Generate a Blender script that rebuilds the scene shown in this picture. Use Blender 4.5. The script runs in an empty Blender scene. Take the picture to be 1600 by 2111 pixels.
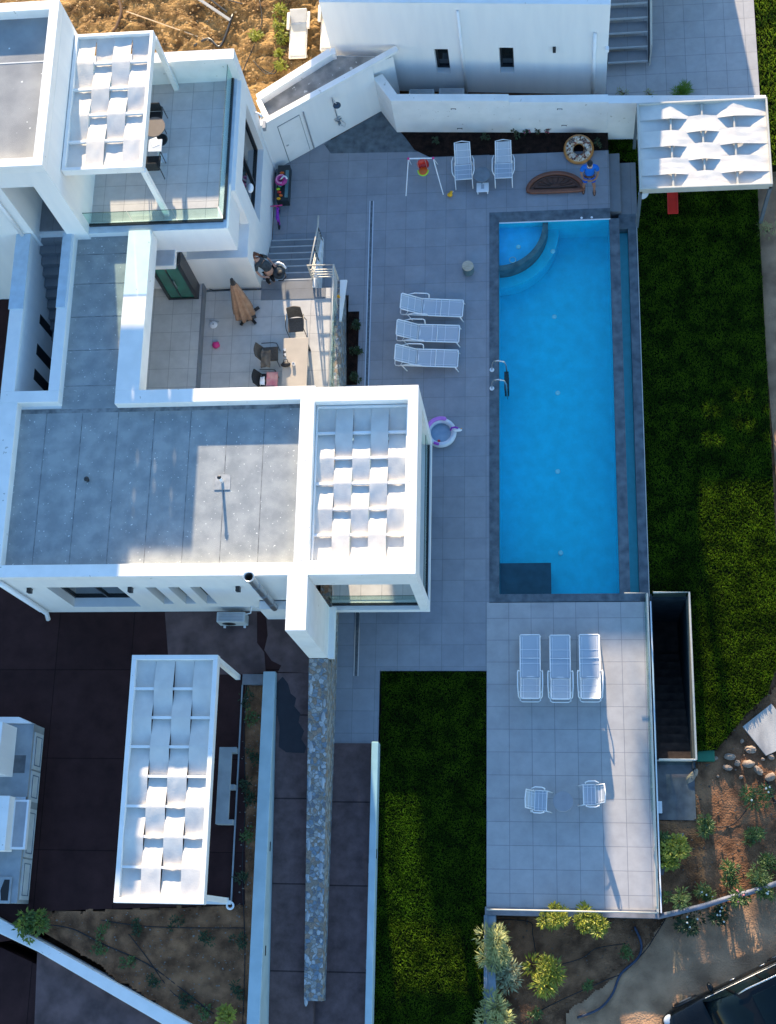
import bpy, bmesh, math, random
import numpy as np
from mathutils import Vector, Matrix, Euler
rnd=random.Random(7); R=math.radians
SC=bpy.context.scene; COL=SC.collection
# ---------------- camera (a drone about 41 m above the pool deck) ----------------
FPX=2888.; CX,CY,CH=800.,1055.5,41.
def _un(v): v=np.array(v,float); return v/np.linalg.norm(v)
_down=_un((350,-889.5,-FPX)); _a=_un((210,9455,-FPX)); _Z=-_down
_Y=_un(_a-_a.dot(_Z)*_Z); _X=np.cross(_Y,_Z); RM=np.array([_X,_Y,_Z])
cam=bpy.data.cameras.new('camera'); co=bpy.data.objects.new('camera',cam); COL.objects.link(co)
m=Matrix([list(RM[0])+[0],list(RM[1])+[0],list(RM[2])+[CH],[0,0,0,1]]); co.matrix_world=m
cam.sensor_fit='VERTICAL'; cam.sensor_height=24; cam.sensor_width=24; cam.lens=FPX/2111*24
cam.clip_start=.5; cam.clip_end=3000; SC.camera=co
# ---------------- light ----------------
SKX,TAN=.13,.28
EL=math.atan(TAN/math.hypot(1,SKX)); AZ=math.atan2(-SKX,1)      # sun stands to the north, a little west
W=bpy.data.worlds.new('World'); SC.world=W; W.use_nodes=True
nt=W.node_tree; bg=nt.nodes['Background']; sky=nt.nodes.new('ShaderNodeTexSky'); sky.sky_type='NISHITA'
sky.sun_disc=False; sky.sun_elevation=EL; sky.sun_rotation=AZ; sky.air_density=1.2; sky.dust_density=.3; sky.ozone_density=2.5
hs=nt.nodes.new('ShaderNodeHueSaturation'); hs.inputs['Saturation'].default_value=1.17; hs.inputs['Hue'].default_value=.505; nt.links.new(sky.outputs[0],hs.inputs['Color']); nt.links.new(hs.outputs[0],bg.inputs[0]); bg.inputs[1].default_value=.14
sl=bpy.data.lights.new('sun','SUN'); so=bpy.data.objects.new('sun',sl); COL.objects.link(so)
sl.energy=5.0; sl.angle=R(.6); sl.color=(1,.80,.56)
so.rotation_euler=Vector((-SKX,1,TAN)).to_track_quat('Z','Y').to_euler(); so.location=(-10,60,40)
SC.view_settings.view_transform='Standard'; SC.view_settings.look='None'; SC.view_settings.exposure=1.6; SC.view_settings.gamma=1
SC.render.engine='CYCLES'; SC.cycles.max_bounces=8; SC.cycles.transparent_max_bounces=16
def at(px,py,z=0.):
    d=RM@np.array([px-CX,-(py-CY),-FPX]); t=(z-CH)/d[2]; return (float(d[0]*t),float(d[1]*t))
def at3(px,py,z=0.): return (*at(px,py,z),z)
# ---------------- materials ----------------
MT={}
def mat(name,col,rough=.6,col2=None,scale=4.,bump=.0,bscale=40.,metal=0.,spec=.5,detail=6,mix=(.35,.65),trans=0.,speck=None,streak=None,sheen=0):
    if name in MT: return MT[name]
    m=bpy.data.materials.new(name); m.use_nodes=True; t=m.node_tree; b=t.nodes['Principled BSDF']
    b.inputs['Roughness'].default_value=rough; b.inputs['Metallic'].default_value=metal
    b.inputs['Specular IOR Level'].default_value=spec if rough<.8 or spec!=.5 else .12
    tc=t.nodes.new('ShaderNodeTexCoord'); out=None
    n=t.nodes.new('ShaderNodeTexNoise'); n.inputs['Scale'].default_value=scale; n.inputs['Detail'].default_value=detail
    src=tc.outputs['Object']
    if streak:
        mp=t.nodes.new('ShaderNodeMapping'); mp.inputs['Scale'].default_value=streak; t.links.new(src,mp.inputs[0]); src=mp.outputs[0]
    t.links.new(src,n.inputs['Vector'])
    r=t.nodes.new('ShaderNodeValToRGB'); e=r.color_ramp.elements
    c2=col2 if col2 else tuple(c*.86 for c in col)
    e[0].position=mix[0]; e[0].color=(*c2,1); e[1].position=mix[1]; e[1].color=(*col,1)
    t.links.new(n.outputs['Fac'],r.inputs['Fac']); out=r.outputs['Color']
    if speck:  # (colour, scale, threshold)
        v=t.nodes.new('ShaderNodeTexNoise'); v.inputs['Scale'].default_value=speck[1]; v.inputs['Detail'].default_value=2; t.links.new(tc.outputs['Object'],v.inputs['Vector'])
        rr=t.nodes.new('ShaderNodeValToRGB'); rr.color_ramp.elements[0].position=speck[2]; rr.color_ramp.elements[1].position=speck[2]+.02
        t.links.new(v.outputs['Fac'],rr.inputs['Fac']); mx=t.nodes.new('ShaderNodeMix'); mx.data_type='RGBA'
        t.links.new(rr.outputs['Color'],mx.inputs[0]); t.links.new(out,mx.inputs[6]); mx.inputs[7].default_value=(*speck[0],1); out=mx.outputs[2]
    t.links.new(out,b.inputs['Base Color'])
    if bump:
        bn=t.nodes.new('ShaderNodeTexNoise'); bn.inputs['Scale'].default_value=bscale; bn.inputs['Detail'].default_value=5; t.links.new(tc.outputs['Object'],bn.inputs['Vector'])
        bp=t.nodes.new('ShaderNodeBump'); bp.inputs['Strength'].default_value=1; bp.inputs['Distance'].default_value=bump
        t.links.new(bn.outputs['Fac'],bp.inputs['Height']); t.links.new(bp.outputs[0],b.inputs['Normal'])
    if trans: 
        tl=t.nodes.new('ShaderNodeBsdfTranslucent'); t.links.new(out,tl.inputs[0]); ms=t.nodes.new('ShaderNodeMixShader'); ms.inputs[0].default_value=trans
        t.links.new(b.outputs[0],ms.inputs[1]); t.links.new(tl.outputs[0],ms.inputs[2]); t.links.new(ms.outputs[0],t.nodes['Material Output'].inputs[0])
    MT[name]=m; return m
def tilemat(name,c1,c2,mortar,w,h,ms=.006,off=(0,0),rough=.5,bias=0,stain=(.85,2.0),offset=0.,bump=.002,rot=0):
    m=bpy.data.materials.new(name); m.use_nodes=True; t=m.node_tree; b=t.nodes['Principled BSDF']; b.inputs['Roughness'].default_value=rough; b.inputs['Specular IOR Level'].default_value=.12 if rough>=.8 else .4
    tc=t.nodes.new('ShaderNodeTexCoord'); mp=t.nodes.new('ShaderNodeMapping'); mp.inputs['Location'].default_value=(off[0],off[1],0); mp.inputs['Rotation'].default_value=(0,0,rot)
    t.links.new(tc.outputs['Object'],mp.inputs[0])
    br=t.nodes.new('ShaderNodeTexBrick'); br.offset=offset; br.inputs['Scale'].default_value=1; br.inputs['Brick Width'].default_value=w; br.inputs['Row Height'].default_value=h
    br.inputs['Mortar Size'].default_value=ms; br.inputs['Mortar Smooth'].default_value=.1; br.inputs['Bias'].default_value=bias
    br.inputs['Color1'].default_value=(*c1,1); br.inputs['Color2'].default_value=(*c2,1); br.inputs['Mortar'].default_value=(*mortar,1)
    t.links.new(mp.outputs[0],br.inputs['Vector'])
    n=t.nodes.new('ShaderNodeTexNoise'); n.inputs['Scale'].default_value=stain[1]; n.inputs['Detail'].default_value=7; n.inputs['Roughness'].default_value=.65; t.links.new(tc.outputs['Object'],n.inputs['Vector'])
    r=t.nodes.new('ShaderNodeValToRGB'); r.color_ramp.elements[0].position=.3; r.color_ramp.elements[0].color=(stain[0],)*3+(1,); r.color_ramp.elements[1].position=.7; r.color_ramp.elements[1].color=(1.08,1.08,1.08,1)
    t.links.new(n.outputs['Fac'],r.inputs[0])
    mx=t.nodes.new('ShaderNodeMix'); mx.data_type='RGBA'; mx.blend_type='MULTIPLY'; mx.inputs[0].default_value=1
    t.links.new(br.outputs['Color'],mx.inputs[6]); t.links.new(r.outputs[0],mx.inputs[7]); t.links.new(mx.outputs[2],b.inputs['Base Color'])
    bp=t.nodes.new('ShaderNodeBump'); bp.invert=True; bp.inputs['Distance'].default_value=bump; t.links.new(br.outputs['Fac'],bp.inputs['Height']); t.links.new(bp.outputs[0],b.inputs['Normal'])
    MT[name]=m; return m
WHITE=mat('white_render',(.80,.80,.79),.75,(.755,.76,.76),2.2,.004,55,streak=(1.6,1.6,.22))
WHITE2=mat('white_cap',(.82,.81,.79),.7,(.755,.75,.73),2.0,.003,40,mix=(.35,.6),speck=((.52,.50,.46),7,.72))
CLOTH=mat('shade_cloth',(.72,.68,.62),.85,(.65,.61,.56),3,.004,25,trans=.06)
ROOFM=mat('roof_membrane',(.36,.375,.37),.85,(.26,.28,.285),2.4,.01,60,speck=((.75,.75,.72),14.,.70))
DECK=tilemat('deck_tile',(.275,.285,.31),(.24,.25,.277),(.17,.18,.20),.66,.66,.007,(.02,.14),.45)
TERR=tilemat('terrace_tile',(.40,.39,.39),(.365,.358,.36),(.22,.225,.24),.66,.66,.008,(.0,.0),.45)
PATIO=tilemat('patio_tile',(.54,.53,.51),(.50,.49,.475),(.33,.325,.32),.62,.62,.008,(.18,.1),.4)
STEP=tilemat('step_tile',(.20,.21,.225),(.19,.2,.215),(.1,.1,.11),.9,5,.005,(0,0),.45)
SLATE=mat('slate_stone',(.125,.155,.175),.4,(.045,.062,.078),4,.004,30,detail=12,mix=(.3,.68))
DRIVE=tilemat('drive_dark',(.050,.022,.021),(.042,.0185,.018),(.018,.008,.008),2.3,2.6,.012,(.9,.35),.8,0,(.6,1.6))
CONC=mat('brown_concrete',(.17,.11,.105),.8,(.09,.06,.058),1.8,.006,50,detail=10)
CONC2=tilemat('path_concrete',(.165,.108,.105),(.15,.10,.096),(.06,.04,.04),6,2.35,.02,(3,.9),.82,0,(.55,2.6))
CONCL=mat('pale_concrete',(.23,.23,.25),.8,(.16,.16,.17),2.5,.005,50)
SOIL=mat('garden_soil',(.33,.165,.085),.95,(.11,.055,.03),2.2,.05,18,detail=12,speck=((.30,.27,.24),38,.72))
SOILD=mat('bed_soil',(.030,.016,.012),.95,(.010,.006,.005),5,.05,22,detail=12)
OCHRE=mat('ochre_earth',(.36,.225,.09),.95,(.10,.058,.025),2.0,.12,9,detail=14,speck=((.62,.50,.36),16,.70))
DIRT=mat('dirt_road',(.46,.28,.165),.95,(.25,.15,.09),1.4,.03,20,detail=12)
LAWNB=mat('lawn_base',(.006,.008,.002),1,(.002,.003,.001),3,.03,20)
GRASS=mat('grass_blade',(.115,.215,.010),.82,(.035,.08,.004),2.0,trans=.42,mix=(.38,.62))
GRASS2=mat('grass_blade_bright',(.22,.32,.02),.82,(.05,.10,.01),1.5,trans=.3)
MTLW=mat('white_metal',(.82,.83,.85),.35,(.78,.79,.81))
MESHW=mat('white_sling',(.44,.48,.53),.8,(.40,.44,.49),60,.001,300)
STEEL=mat('brushed_steel',(.62,.63,.63),.3,(.55,.56,.57),20,metal=.9)
RAIL=mat('painted_rail',(.52,.50,.44),.4,(.46,.44,.39))
DARK=mat('dark_frame',(.02,.022,.025),.35,(.015,.016,.018))
BLACK=mat('black_void',(.006,.006,.008),.6)
BLUEW=mat('wall_cap_blue',(.40,.52,.56),.6,(.34,.45,.49),2)
GREYP=mat('grey_plastic',(.35,.37,.40),.5)
def glassmat(name,tint=(.80,.93,.90),gloss=.12):
    m=bpy.data.materials.new(name); m.use_nodes=True; t=m.node_tree; t.nodes.remove(t.nodes['Principled BSDF'])
    tr=t.nodes.new('ShaderNodeBsdfTransparent'); tr.inputs[0].default_value=(*tint,1); g=t.nodes.new('ShaderNodeBsdfGlossy'); g.inputs['Roughness'].default_value=.02
    f=t.nodes.new('ShaderNodeLayerWeight'); f.inputs[0].default_value=.5; mp=t.nodes.new('ShaderNodeMath'); mp.operation='POWER'; mp.inputs[1].default_value=4; t.links.new(f.outputs['Facing'],mp.inputs[0]); mm=t.nodes.new('ShaderNodeMath'); mm.operation='MULTIPLY_ADD'; mm.inputs[1].default_value=.35; mm.inputs[2].default_value=gloss*.3; t.links.new(mp.outputs[0],mm.inputs[0])
    x=t.nodes.new('ShaderNodeMixShader'); t.links.new(mm.outputs[0],x.inputs[0]); t.links.new(tr.outputs[0],x.inputs[1]); t.links.new(g.outputs[0],x.inputs[2]); t.links.new(x.outputs[0],t.nodes['Material Output'].inputs[0]); MT[name]=m; return m
GLASS=glassmat('rail_glass'); 
PANE=mat('window_pane',(.015,.02,.022),.06,(.012,.016,.018),spec=.8)
PANEG=mat('green_door_pane',(.02,.16,.11),.08,(.015,.10,.07),1.5,spec=.8)
def watermat():
    m=bpy.data.materials.new('pool_water'); m.use_nodes=True; t=m.node_tree; t.nodes.remove(t.nodes['Principled BSDF'])
    tr=t.nodes.new('ShaderNodeBsdfTransparent'); tr.inputs[0].default_value=(.72,1,.97,1); g=t.nodes.new('ShaderNodeBsdfGlossy'); g.inputs['Roughness'].default_value=.04
    lw=t.nodes.new('ShaderNodeLayerWeight'); lw.inputs[0].default_value=.5; pw=t.nodes.new('ShaderNodeMath'); pw.operation='POWER'; pw.inputs[1].default_value=4; t.links.new(lw.outputs['Facing'],pw.inputs[0]); f=t.nodes.new('ShaderNodeMath'); f.operation='MULTIPLY_ADD'; f.inputs[1].default_value=.9; f.inputs[2].default_value=.02; t.links.new(pw.outputs[0],f.inputs[0]); tc=t.nodes.new('ShaderNodeTexCoord'); n=t.nodes.new('ShaderNodeTexNoise'); n.inputs['Scale'].default_value=9; n.inputs['Detail'].default_value=4
    t.links.new(tc.outputs['Object'],n.inputs[0]); b=t.nodes.new('ShaderNodeBump'); b.inputs['Distance'].default_value=.02; t.links.new(n.outputs['Fac'],b.inputs['Height'])
    t.links.new(b.outputs[0],g.inputs['Normal']); t.links.new(b.outputs[0],lw.inputs['Normal'])
    x=t.nodes.new('ShaderNodeMixShader'); t.links.new(f.outputs[0],x.inputs[0]); t.links.new(tr.outputs[0],x.inputs[1]); t.links.new(g.outputs[0],x.inputs[2]); t.links.new(x.outputs[0],t.nodes['Material Output'].inputs[0]); return m
WATER=watermat()
POOLT=tilemat('pool_mosaic',(.003,.56,.76),(.002,.54,.74),(.004,.58,.76),.025,.025,.002,(0,0),.3,0,(.86,2.6),bump=.0005)
def stonemat(name,cols,scale,mortar,rough=.75,msize=.05,bump=.03):
    m=bpy.data.materials.new(name); m.use_nodes=True; t=m.node_tree; b=t.nodes['Principled BSDF']; b.inputs['Roughness'].default_value=rough
    tc=t.nodes.new('ShaderNodeTexCoord'); n0=t.nodes.new('ShaderNodeTexNoise'); n0.inputs['Scale'].default_value=scale*.8; ad=t.nodes.new('ShaderNodeMix'); ad.data_type='VECTOR'; ad.inputs[0].default_value=.06
    t.links.new(tc.outputs['Object'],n0.inputs[0]); t.links.new(tc.outputs['Object'],ad.inputs[4]); t.links.new(n0.outputs['Color'],ad.inputs[5])
    v=t.nodes.new('ShaderNodeTexVoronoi'); v.inputs['Scale'].default_value=scale; t.links.new(ad.outputs[1],v.inputs['Vector'])
    e=t.nodes.new('ShaderNodeTexVoronoi'); e.feature='DISTANCE_TO_EDGE'; e.inputs['Scale'].default_value=scale; t.links.new(ad.outputs[1],e.inputs['Vector'])
    s=t.nodes.new('ShaderNodeSeparateColor'); t.links.new(v.outputs['Color'],s.inputs[0]); r=t.nodes.new('ShaderNodeValToRGB'); r.color_ramp.interpolation='CONSTANT'
    while len(r.color_ramp.elements)<len(cols): r.color_ramp.elements.new(.5)
    for i,c in enumerate(cols): r.color_ramp.elements[i].position=i/len(cols); r.color_ramp.elements[i].color=(*c,1)
    t.links.new(s.outputs[0],r.inputs[0]); k=t.nodes.new('ShaderNodeValToRGB'); k.color_ramp.elements[0].position=msize; k.color_ramp.elements[1].position=msize+.03; t.links.new(e.outputs['Distance'],k.inputs[0])
    n=t.nodes.new('ShaderNodeTexNoise'); n.inputs['Scale'].default_value=22; n.inputs['Detail'].default_value=8; t.links.new(tc.outputs['Object'],n.inputs[0])
    mu=t.nodes.new('ShaderNodeMix'); mu.data_type='RGBA'; mu.blend_type='OVERLAY'; mu.inputs[0].default_value=.6; t.links.new(r.outputs[0],mu.inputs[6]); t.links.new(n.outputs['Fac'],mu.inputs[7])
    x=t.nodes.new('ShaderNodeMix'); x.data_type='RGBA'; t.links.new(k.outputs[0],x.inputs[0]); x.inputs[6].default_value=(*mortar,1); t.links.new(mu.outputs[2],x.inputs[7]); t.links.new(x.outputs[2],b.inputs['Base Color'])
    bp=t.nodes.new('ShaderNodeBump'); bp.inputs['Distance'].default_value=bump; t.links.new(k.outputs[0],bp.inputs['Height']); t.links.new(bp.outputs[0],b.inputs['Normal']); MT[name]=m; return m
STONE=stonemat('rubble_stone',[(.27,.28,.28),(.15,.20,.25),(.38,.40,.42),(.22,.18,.14),(.14,.15,.17),(.33,.33,.32),(.20,.24,.28),(.27,.20,.15)],9,(.26,.24,.21),msize=.03)
def plain(name,col,rough=.5,metal=0,**k): return mat(name,col,rough,tuple(c*.9 for c in col),6,metal=metal,**k)
# ---------------- mesh building ----------------
class MB:
    def __init__(s): s.v=[]; s.f=[]
    def quad(s,*p):
        i=len(s.v); s.v+= [tuple(q) for q in p]; s.f.append(tuple(range(i,i+len(p)))); return s
    def box(s,x0,x1,y0,y1,z0,z1):
        i=len(s.v); s.v+=[(x0,y0,z0),(x1,y0,z0),(x1,y1,z0),(x0,y1,z0),(x0,y0,z1),(x1,y0,z1),(x1,y1,z1),(x0,y1,z1)]
        s.f+=[tuple(i+k for k in q) for q in ((3,2,1,0),(4,5,6,7),(0,1,5,4),(1,2,6,5),(2,3,7,6),(3,0,4,7))]; return s
    def obox(s,c,size,rz=0,rx=0,ry=0):
        M=Matrix.Translation(c)@Euler((rx,ry,rz)).to_matrix().to_4x4(); a,b,d=[k/2 for k in size]; j=len(s.v); s.box(-a,a,-b,b,-d,d)
        for k in range(j,len(s.v)): s.v[k]=tuple(M@Vector(s.v[k]))
        return s
    def prism(s,poly,z0,z1):
        A=sum(poly[i][0]*poly[(i+1)%len(poly)][1]-poly[(i+1)%len(poly)][0]*poly[i][1] for i in range(len(poly)))
        if A<0: poly=poly[::-1]
        n=len(poly); i=len(s.v); f0=z0 if callable(z0) else (lambda x,y:z0); f1=z1 if callable(z1) else (lambda x,y:z1)
        s.v+=[(x,y,f0(x,y)) for x,y in poly]+[(x,y,f1(x,y)) for x,y in poly]
        s.f.append(tuple(range(i+n-1,i-1,-1))); s.f.append(tuple(range(i+n,i+2*n)))
        for k in range(n): s.f.append((i+k,i+(k+1)%n,i+n+(k+1)%n,i+n+k))
        return s
    def bar(s,a,b,w,h=None):
        a=Vector(a);b=Vector(b);h=h or w;d=b-a;L=d.length
        if L<1e-6: return s
        q=d.to_track_quat('X','Z').to_matrix().to_4x4(); M=Matrix.Translation((a+b)/2)@q; j=len(s.v); s.box(-L/2,L/2,-w/2,w/2,-h/2,h/2)
        for k in range(j,len(s.v)): s.v[k]=tuple(M@Vector(s.v[k]))
        return s
    def tube(s,pts,r,n=8,cap=True):
        P=[Vector(p) for p in pts]; i0=len(s.v); rr=r if isinstance(r,(list,tuple)) else [r]*len(P); up=Vector((0,0,1)); prev=None
        for k,p in enumerate(P):
            d=(P[min(k+1,len(P)-1)]-P[max(k-1,0)]).normalized()
            if prev is None: prev=d.orthogonal().normalized()
            x=(prev-d*prev.dot(d)); x=x.normalized() if x.length>1e-5 else d.orthogonal().normalized(); prev=x; y=d.cross(x)
            for a in range(n):
                t=2*math.pi*a/n; s.v.append(tuple(p+(x*math.cos(t)+y*math.sin(t))*rr[k]))
        for k in range(len(P)-1):
            for a in range(n): s.f.append((i0+k*n+a,i0+k*n+(a+1)%n,i0+(k+1)*n+(a+1)%n,i0+(k+1)*n+a))
        if cap: s.f.append(tuple(range(i0+n-1,i0-1,-1))); e=i0+(len(P)-1)*n; s.f.append(tuple(range(e,e+n)))
        return s
    def lathe(s,prof,n=24,c=(0,0,0),a0=0,a1=2*math.pi):
        i0=len(s.v); full=abs(a1-a0-2*math.pi)<1e-6; m=n if full else n+1
        for r,z in prof:
            for a in range(m): t=a0+(a1-a0)*a/n; s.v.append((c[0]+r*math.cos(t),c[1]+r*math.sin(t),c[2]+z))
        for k in range(len(prof)-1):
            for a in range(n): b=(a+1)%m; s.f.append((i0+k*m+a,i0+k*m+b,i0+(k+1)*m+b,i0+(k+1)*m+a))
        return s
    def torus(s,c,R0,r,n=40,k=14,sz=1.,a0=0,a1=2*math.pi):
        return s.lathe([(R0+r*math.cos(2*math.pi*j/k),r*sz*math.sin(2*math.pi*j/k)) for j in range(k+1)],n,c,a0,a1)
    def blob(s,c,r,n=8,jit=0,seed=0):
        q=random.Random(seed); rx,ry,rz=r if isinstance(r,(tuple,list)) else (r,)*3; i0=len(s.v); m=n*2
        s.v.append((c[0],c[1],c[2]+rz))
        for a in range(1,n):
            for b in range(m):
                t=math.pi*a/n; p=2*math.pi*b/m; j=1+q.uniform(-jit,jit); s.v.append((c[0]+rx*j*math.sin(t)*math.cos(p),c[1]+ry*j*math.sin(t)*math.sin(p),c[2]+rz*j*math.cos(t)))
        s.v.append((c[0],c[1],c[2]-rz)); e=len(s.v)-1
        for b in range(m): s.f.append((i0,i0+1+b,i0+1+(b+1)%m)); s.f.append((e,i0+1+(n-2)*m+(b+1)%m,i0+1+(n-2)*m+b))
        for a in range(n-2):
            for b in range(m): x=i0+1+a*m; s.f.append((x+b,x+m+b,x+m+(b+1)%m,x+(b+1)%m))
        return s
    def xf(s,M,j=0):
        for k in range(j,len(s.v)): s.v[k]=tuple(M@Vector(s.v[k]))
        return s
    def build(s,name,m,parent=None,world=False,smooth=False,bevel=0,kind=None):
        me=bpy.data.meshes.new(name); off=Vector((0,0,0))
        if world and parent:
            p=parent
            while p: off+=p.location; p=p.parent
        me.from_pydata([tuple(Vector(q)-off) for q in s.v] if world else s.v,[],s.f); me.validate(); me.materials.append(m)
        if smooth: me.polygons.foreach_set('use_smooth',[True]*len(me.polygons))
        o=bpy.data.objects.new(name,me); COL.objects.link(o)
        if parent: o.parent=parent
        if bevel:
            b=o.modifiers.new('bevel','BEVEL'); b.width=bevel; b.segments=2; b.limit_method='ANGLE'; b.angle_limit=R(50)
        if smooth and not bevel: me.shade_auto_smooth() if hasattr(me,'shade_auto_smooth') else None
        if kind: o['kind']=kind
        return o
def tag(o,label,cat,group=None,kind=None):
    o['label']=label; o['category']=cat
    if group: o['group']=group
    if kind: o['kind']=kind
    return o
def thing(name,label,cat,loc=(0,0,0),rz=0,group=None):
    o=bpy.data.objects.new(name,None); COL.objects.link(o); o.location=loc; o.rotation_euler=(0,0,rz); o.empty_display_size=.2
    return tag(o,label,cat,group)
def copy_tree(o,parent=None):
    c=o.copy(); COL.objects.link(c); c.parent=parent
    for ch in list(o.children): copy_tree(ch,c)
    return c
def struct(name,mb,m,**k):
    o=mb.build(name,m,**k); o['kind']='structure'; return o
def facade(mb,p0,u,L,H,n,dep,ops):
    u=Vector(u);n=Vector(n);p0=Vector(p0);z=Vector((0,0,1)); us=sorted({0,L}|{a for o in ops for a in o[:2]}); vs=sorted({0,H}|{a for o in ops for a in o[2:]})
    P=lambda a,b,d=0:tuple(p0+u*a+z*b-n*d)
    flip=u.cross(z).dot(n)<0
    def q(*p): mb.quad(*(p[::-1] if flip else p))
    for i in range(len(us)-1):
        for j in range(len(vs)-1):
            a,b,c,d=us[i],us[i+1],vs[j],vs[j+1]
            if any(o[0]-1e-6<=a and b<=o[1]+1e-6 and o[2]-1e-6<=c and d<=o[3]+1e-6 for o in ops): continue
            q(P(a,c),P(b,c),P(b,d),P(a,d))
    for a,b,c,d in ops:
        q(P(a,c),P(a,c,dep),P(b,c,dep),P(b,c)); q(P(a,d),P(b,d),P(b,d,dep),P(a,d,dep)); q(P(a,c),P(a,d),P(a,d,dep),P(a,c,dep)); q(P(b,c),P(b,c,dep),P(b,d,dep),P(b,d))
    q(P(0,0),P(0,0,dep),P(0,H,dep),P(0,H)); q(P(L,0),P(L,H),P(L,H,dep),P(L,0,dep)); q(P(0,H),P(0,H,dep),P(L,H,dep),P(L,H)); q(P(0,0),P(L,0),P(L,0,dep),P(0,0,dep))
    return mb
def window(parent,p0,u,n,a,b,c,d,dep,bars=1,pane=None,fm=None):
    u=Vector(u);n=Vector(n);p0=Vector(p0);z=Vector((0,0,1)); P=lambda x,y,k:tuple(p0+u*x+z*y-n*k); f=MB(); k=dep-.06
    for q in ((a+.03,c,a+.03,d),(b-.03,c,b-.03,d),(a,c+.03,b,c+.03),(a,d-.03,b,d-.03)): f.bar(P(q[0],q[1],k),P(q[2],q[3],k),.06,.06)
    for i in range(1,bars+1): x=a+(b-a)*i/(bars+1); f.bar(P(x,c+.03,k-.003),P(x,d-.03,k-.003),.05,.05)
    fr=f.build('window',fm or DARK,parent,True); g=MB(); g.quad(P(a,c,dep-.03),P(b,c,dep-.03),P(b,d,dep-.03),P(a,d,dep-.03))
    p=g.build('pane',pane or PANE,fr,True); return fr
# ================= SETTING =================
g=MB()   # one sheet to the horizon with an opening where pool and stairwell go down
X0,X1,Y0,Y1=-2.05,4.0,4.85,22.95; B=600
for a,b,c,d in ((-B,X0,-B,B),(X1,B,-B,B),(X0,X1,-B,Y0),(X0,X1,Y1,B)): g.quad((a,c,-.7),(b,c,-.7),(b,d,-.7),(a,d,-.7))
struct('ground',g,SOIL)
struct('upper_ground',MB().prism([(-60,24.97),(-9.2,24.97),(-9.4,25.9),(-7.8,27.1),(-6.9,27.68),(-6.9,70),(-60,70)],-1,1.2).box(-60,-19,9,24.9,-1,1.19),OCHRE)
# lumpy earth surface in the north garden
def lumpy(name,x0,x1,y0,y1,z,amp,step,m,inside=None,seed=3,kind='structure'):
    from mathutils import noise
    mb=MB(); nx=int((x1-x0)/step); ny=int((y1-y0)/step); idx={}
    for j in range(ny+1):
        for i in range(nx+1):
            x=x0+(x1-x0)*i/nx; y=y0+(y1-y0)*j/ny
            h=noise.fractal((x*.9+seed,y*.9,seed),.8,2.2,6)*amp+abs(noise.noise((x*4,y*4,seed)))*amp*.5
            mb.v.append((x,y,z+max(h,-amp)+amp*.4))
    for j in range(ny):
        for i in range(nx):
            cx=x0+(x1-x0)*(i+.5)/nx; cy=y0+(y1-y0)*(j+.5)/ny
            jx=.12*noise.noise((cx*3.1,cy*3.1,seed)); jy=.12*noise.noise((cx*3.1,cy*3.1,seed+9))
            if inside and not inside(cx+jx,cy+jy): continue
            a=j*(nx+1)+i; mb.f.append((a,a+1,a+nx+2,a+nx+1))
    return struct(name,mb,m,smooth=True)
def inpoly(poly):
    def f(x,y):
        c=False;n=len(poly)
        for i in range(n):
            x1,y1=poly[i];x2,y2=poly[(i+1)%n]
            if (y1>y)!=(y2>y) and x<(x2-x1)*(y-y1)/(y2-y1)+x1: c=not c
        return c
    return f
lumpy('garden_earth',-17.5,-7.0,24.95,31.5,1.2,.26,.07,OCHRE,inpoly([(-17.5,24.98),(-9.2,24.98),(-9.35,25.9),(-7.75,26.95),(-7.0,27.6),(-7.0,31.5),(-17.5,31.5)]))
gp=[at(*p,-.66) for p in ((1358,1692),(1425,1692),(1432,1580),(1480,1540),(1545,1470),(1640,1380),(1640,1830),(1372,1890),(1358,1885))]
lumpy('garden_soil_east',2.78,7.2,-1.0,8.2,-.68,.07,.07,SOIL,inpoly(gp),5)
gp2=[at(*p,-.66) for p in ((1014,1890),(1360,1890),(1330,1950),(1180,2060),(1020,2160),(1014,2160))]
lumpy('garden_soil_south',-2.0,3.2,-3.6,.9,-.68,.07,.07,SOIL,inpoly(gp2),9)
lumpy('dirt_road',.2,9,-5.5,1.9,-.68,.03,.045,DIRT,inpoly([at(*p,-.66) for p in ((1375,1893),(1640,1822),(1640,2200),(1000,2200),(1140,2105),(1300,1990))]),2)
# driveway and west platforms
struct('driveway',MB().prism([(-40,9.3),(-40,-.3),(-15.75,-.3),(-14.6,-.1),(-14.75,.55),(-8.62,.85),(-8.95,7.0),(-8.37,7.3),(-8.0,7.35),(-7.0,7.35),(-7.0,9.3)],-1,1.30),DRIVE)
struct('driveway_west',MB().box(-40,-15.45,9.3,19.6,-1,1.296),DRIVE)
struct('stairwell_floor',MB().box(-15.45,-14.0,14.6,24,-1,1.2),STEP)
struct('concrete_apron',MB().prism([at(340,1262,1.30),at(350,1392,1.30),at(500,1390,1.30),at(571,1385,1.30),(-7.0,7.35),(-7.0,9.2),at(420,1256,1.30)],1.29,1.304),CONC)
struct('wet_patch',MB().prism([at(*p,1.304) for p in ((530,1262),(548,1262),(552,1310),(545,1340),(560,1362),(580,1372),(572,1388),(548,1388),(545,1345),(530,1325))],1.303,1.307),DRIVE)
rz=lambda x,y:1.30-(7.35-y)*.105 if y<7.35 else 1.30
struct('ramp_path',MB().prism([(-8.0,7.35),(-7.0,7.35),(-6.75,-1.9),(-6.75,-6),(-8.0,-6)],-1,lambda x,y:rz(x,y)),CONC2)
MOSSW=mat('damp_stain',(.020,.017,.022),.5,(.012,.010,.014),3)
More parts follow.
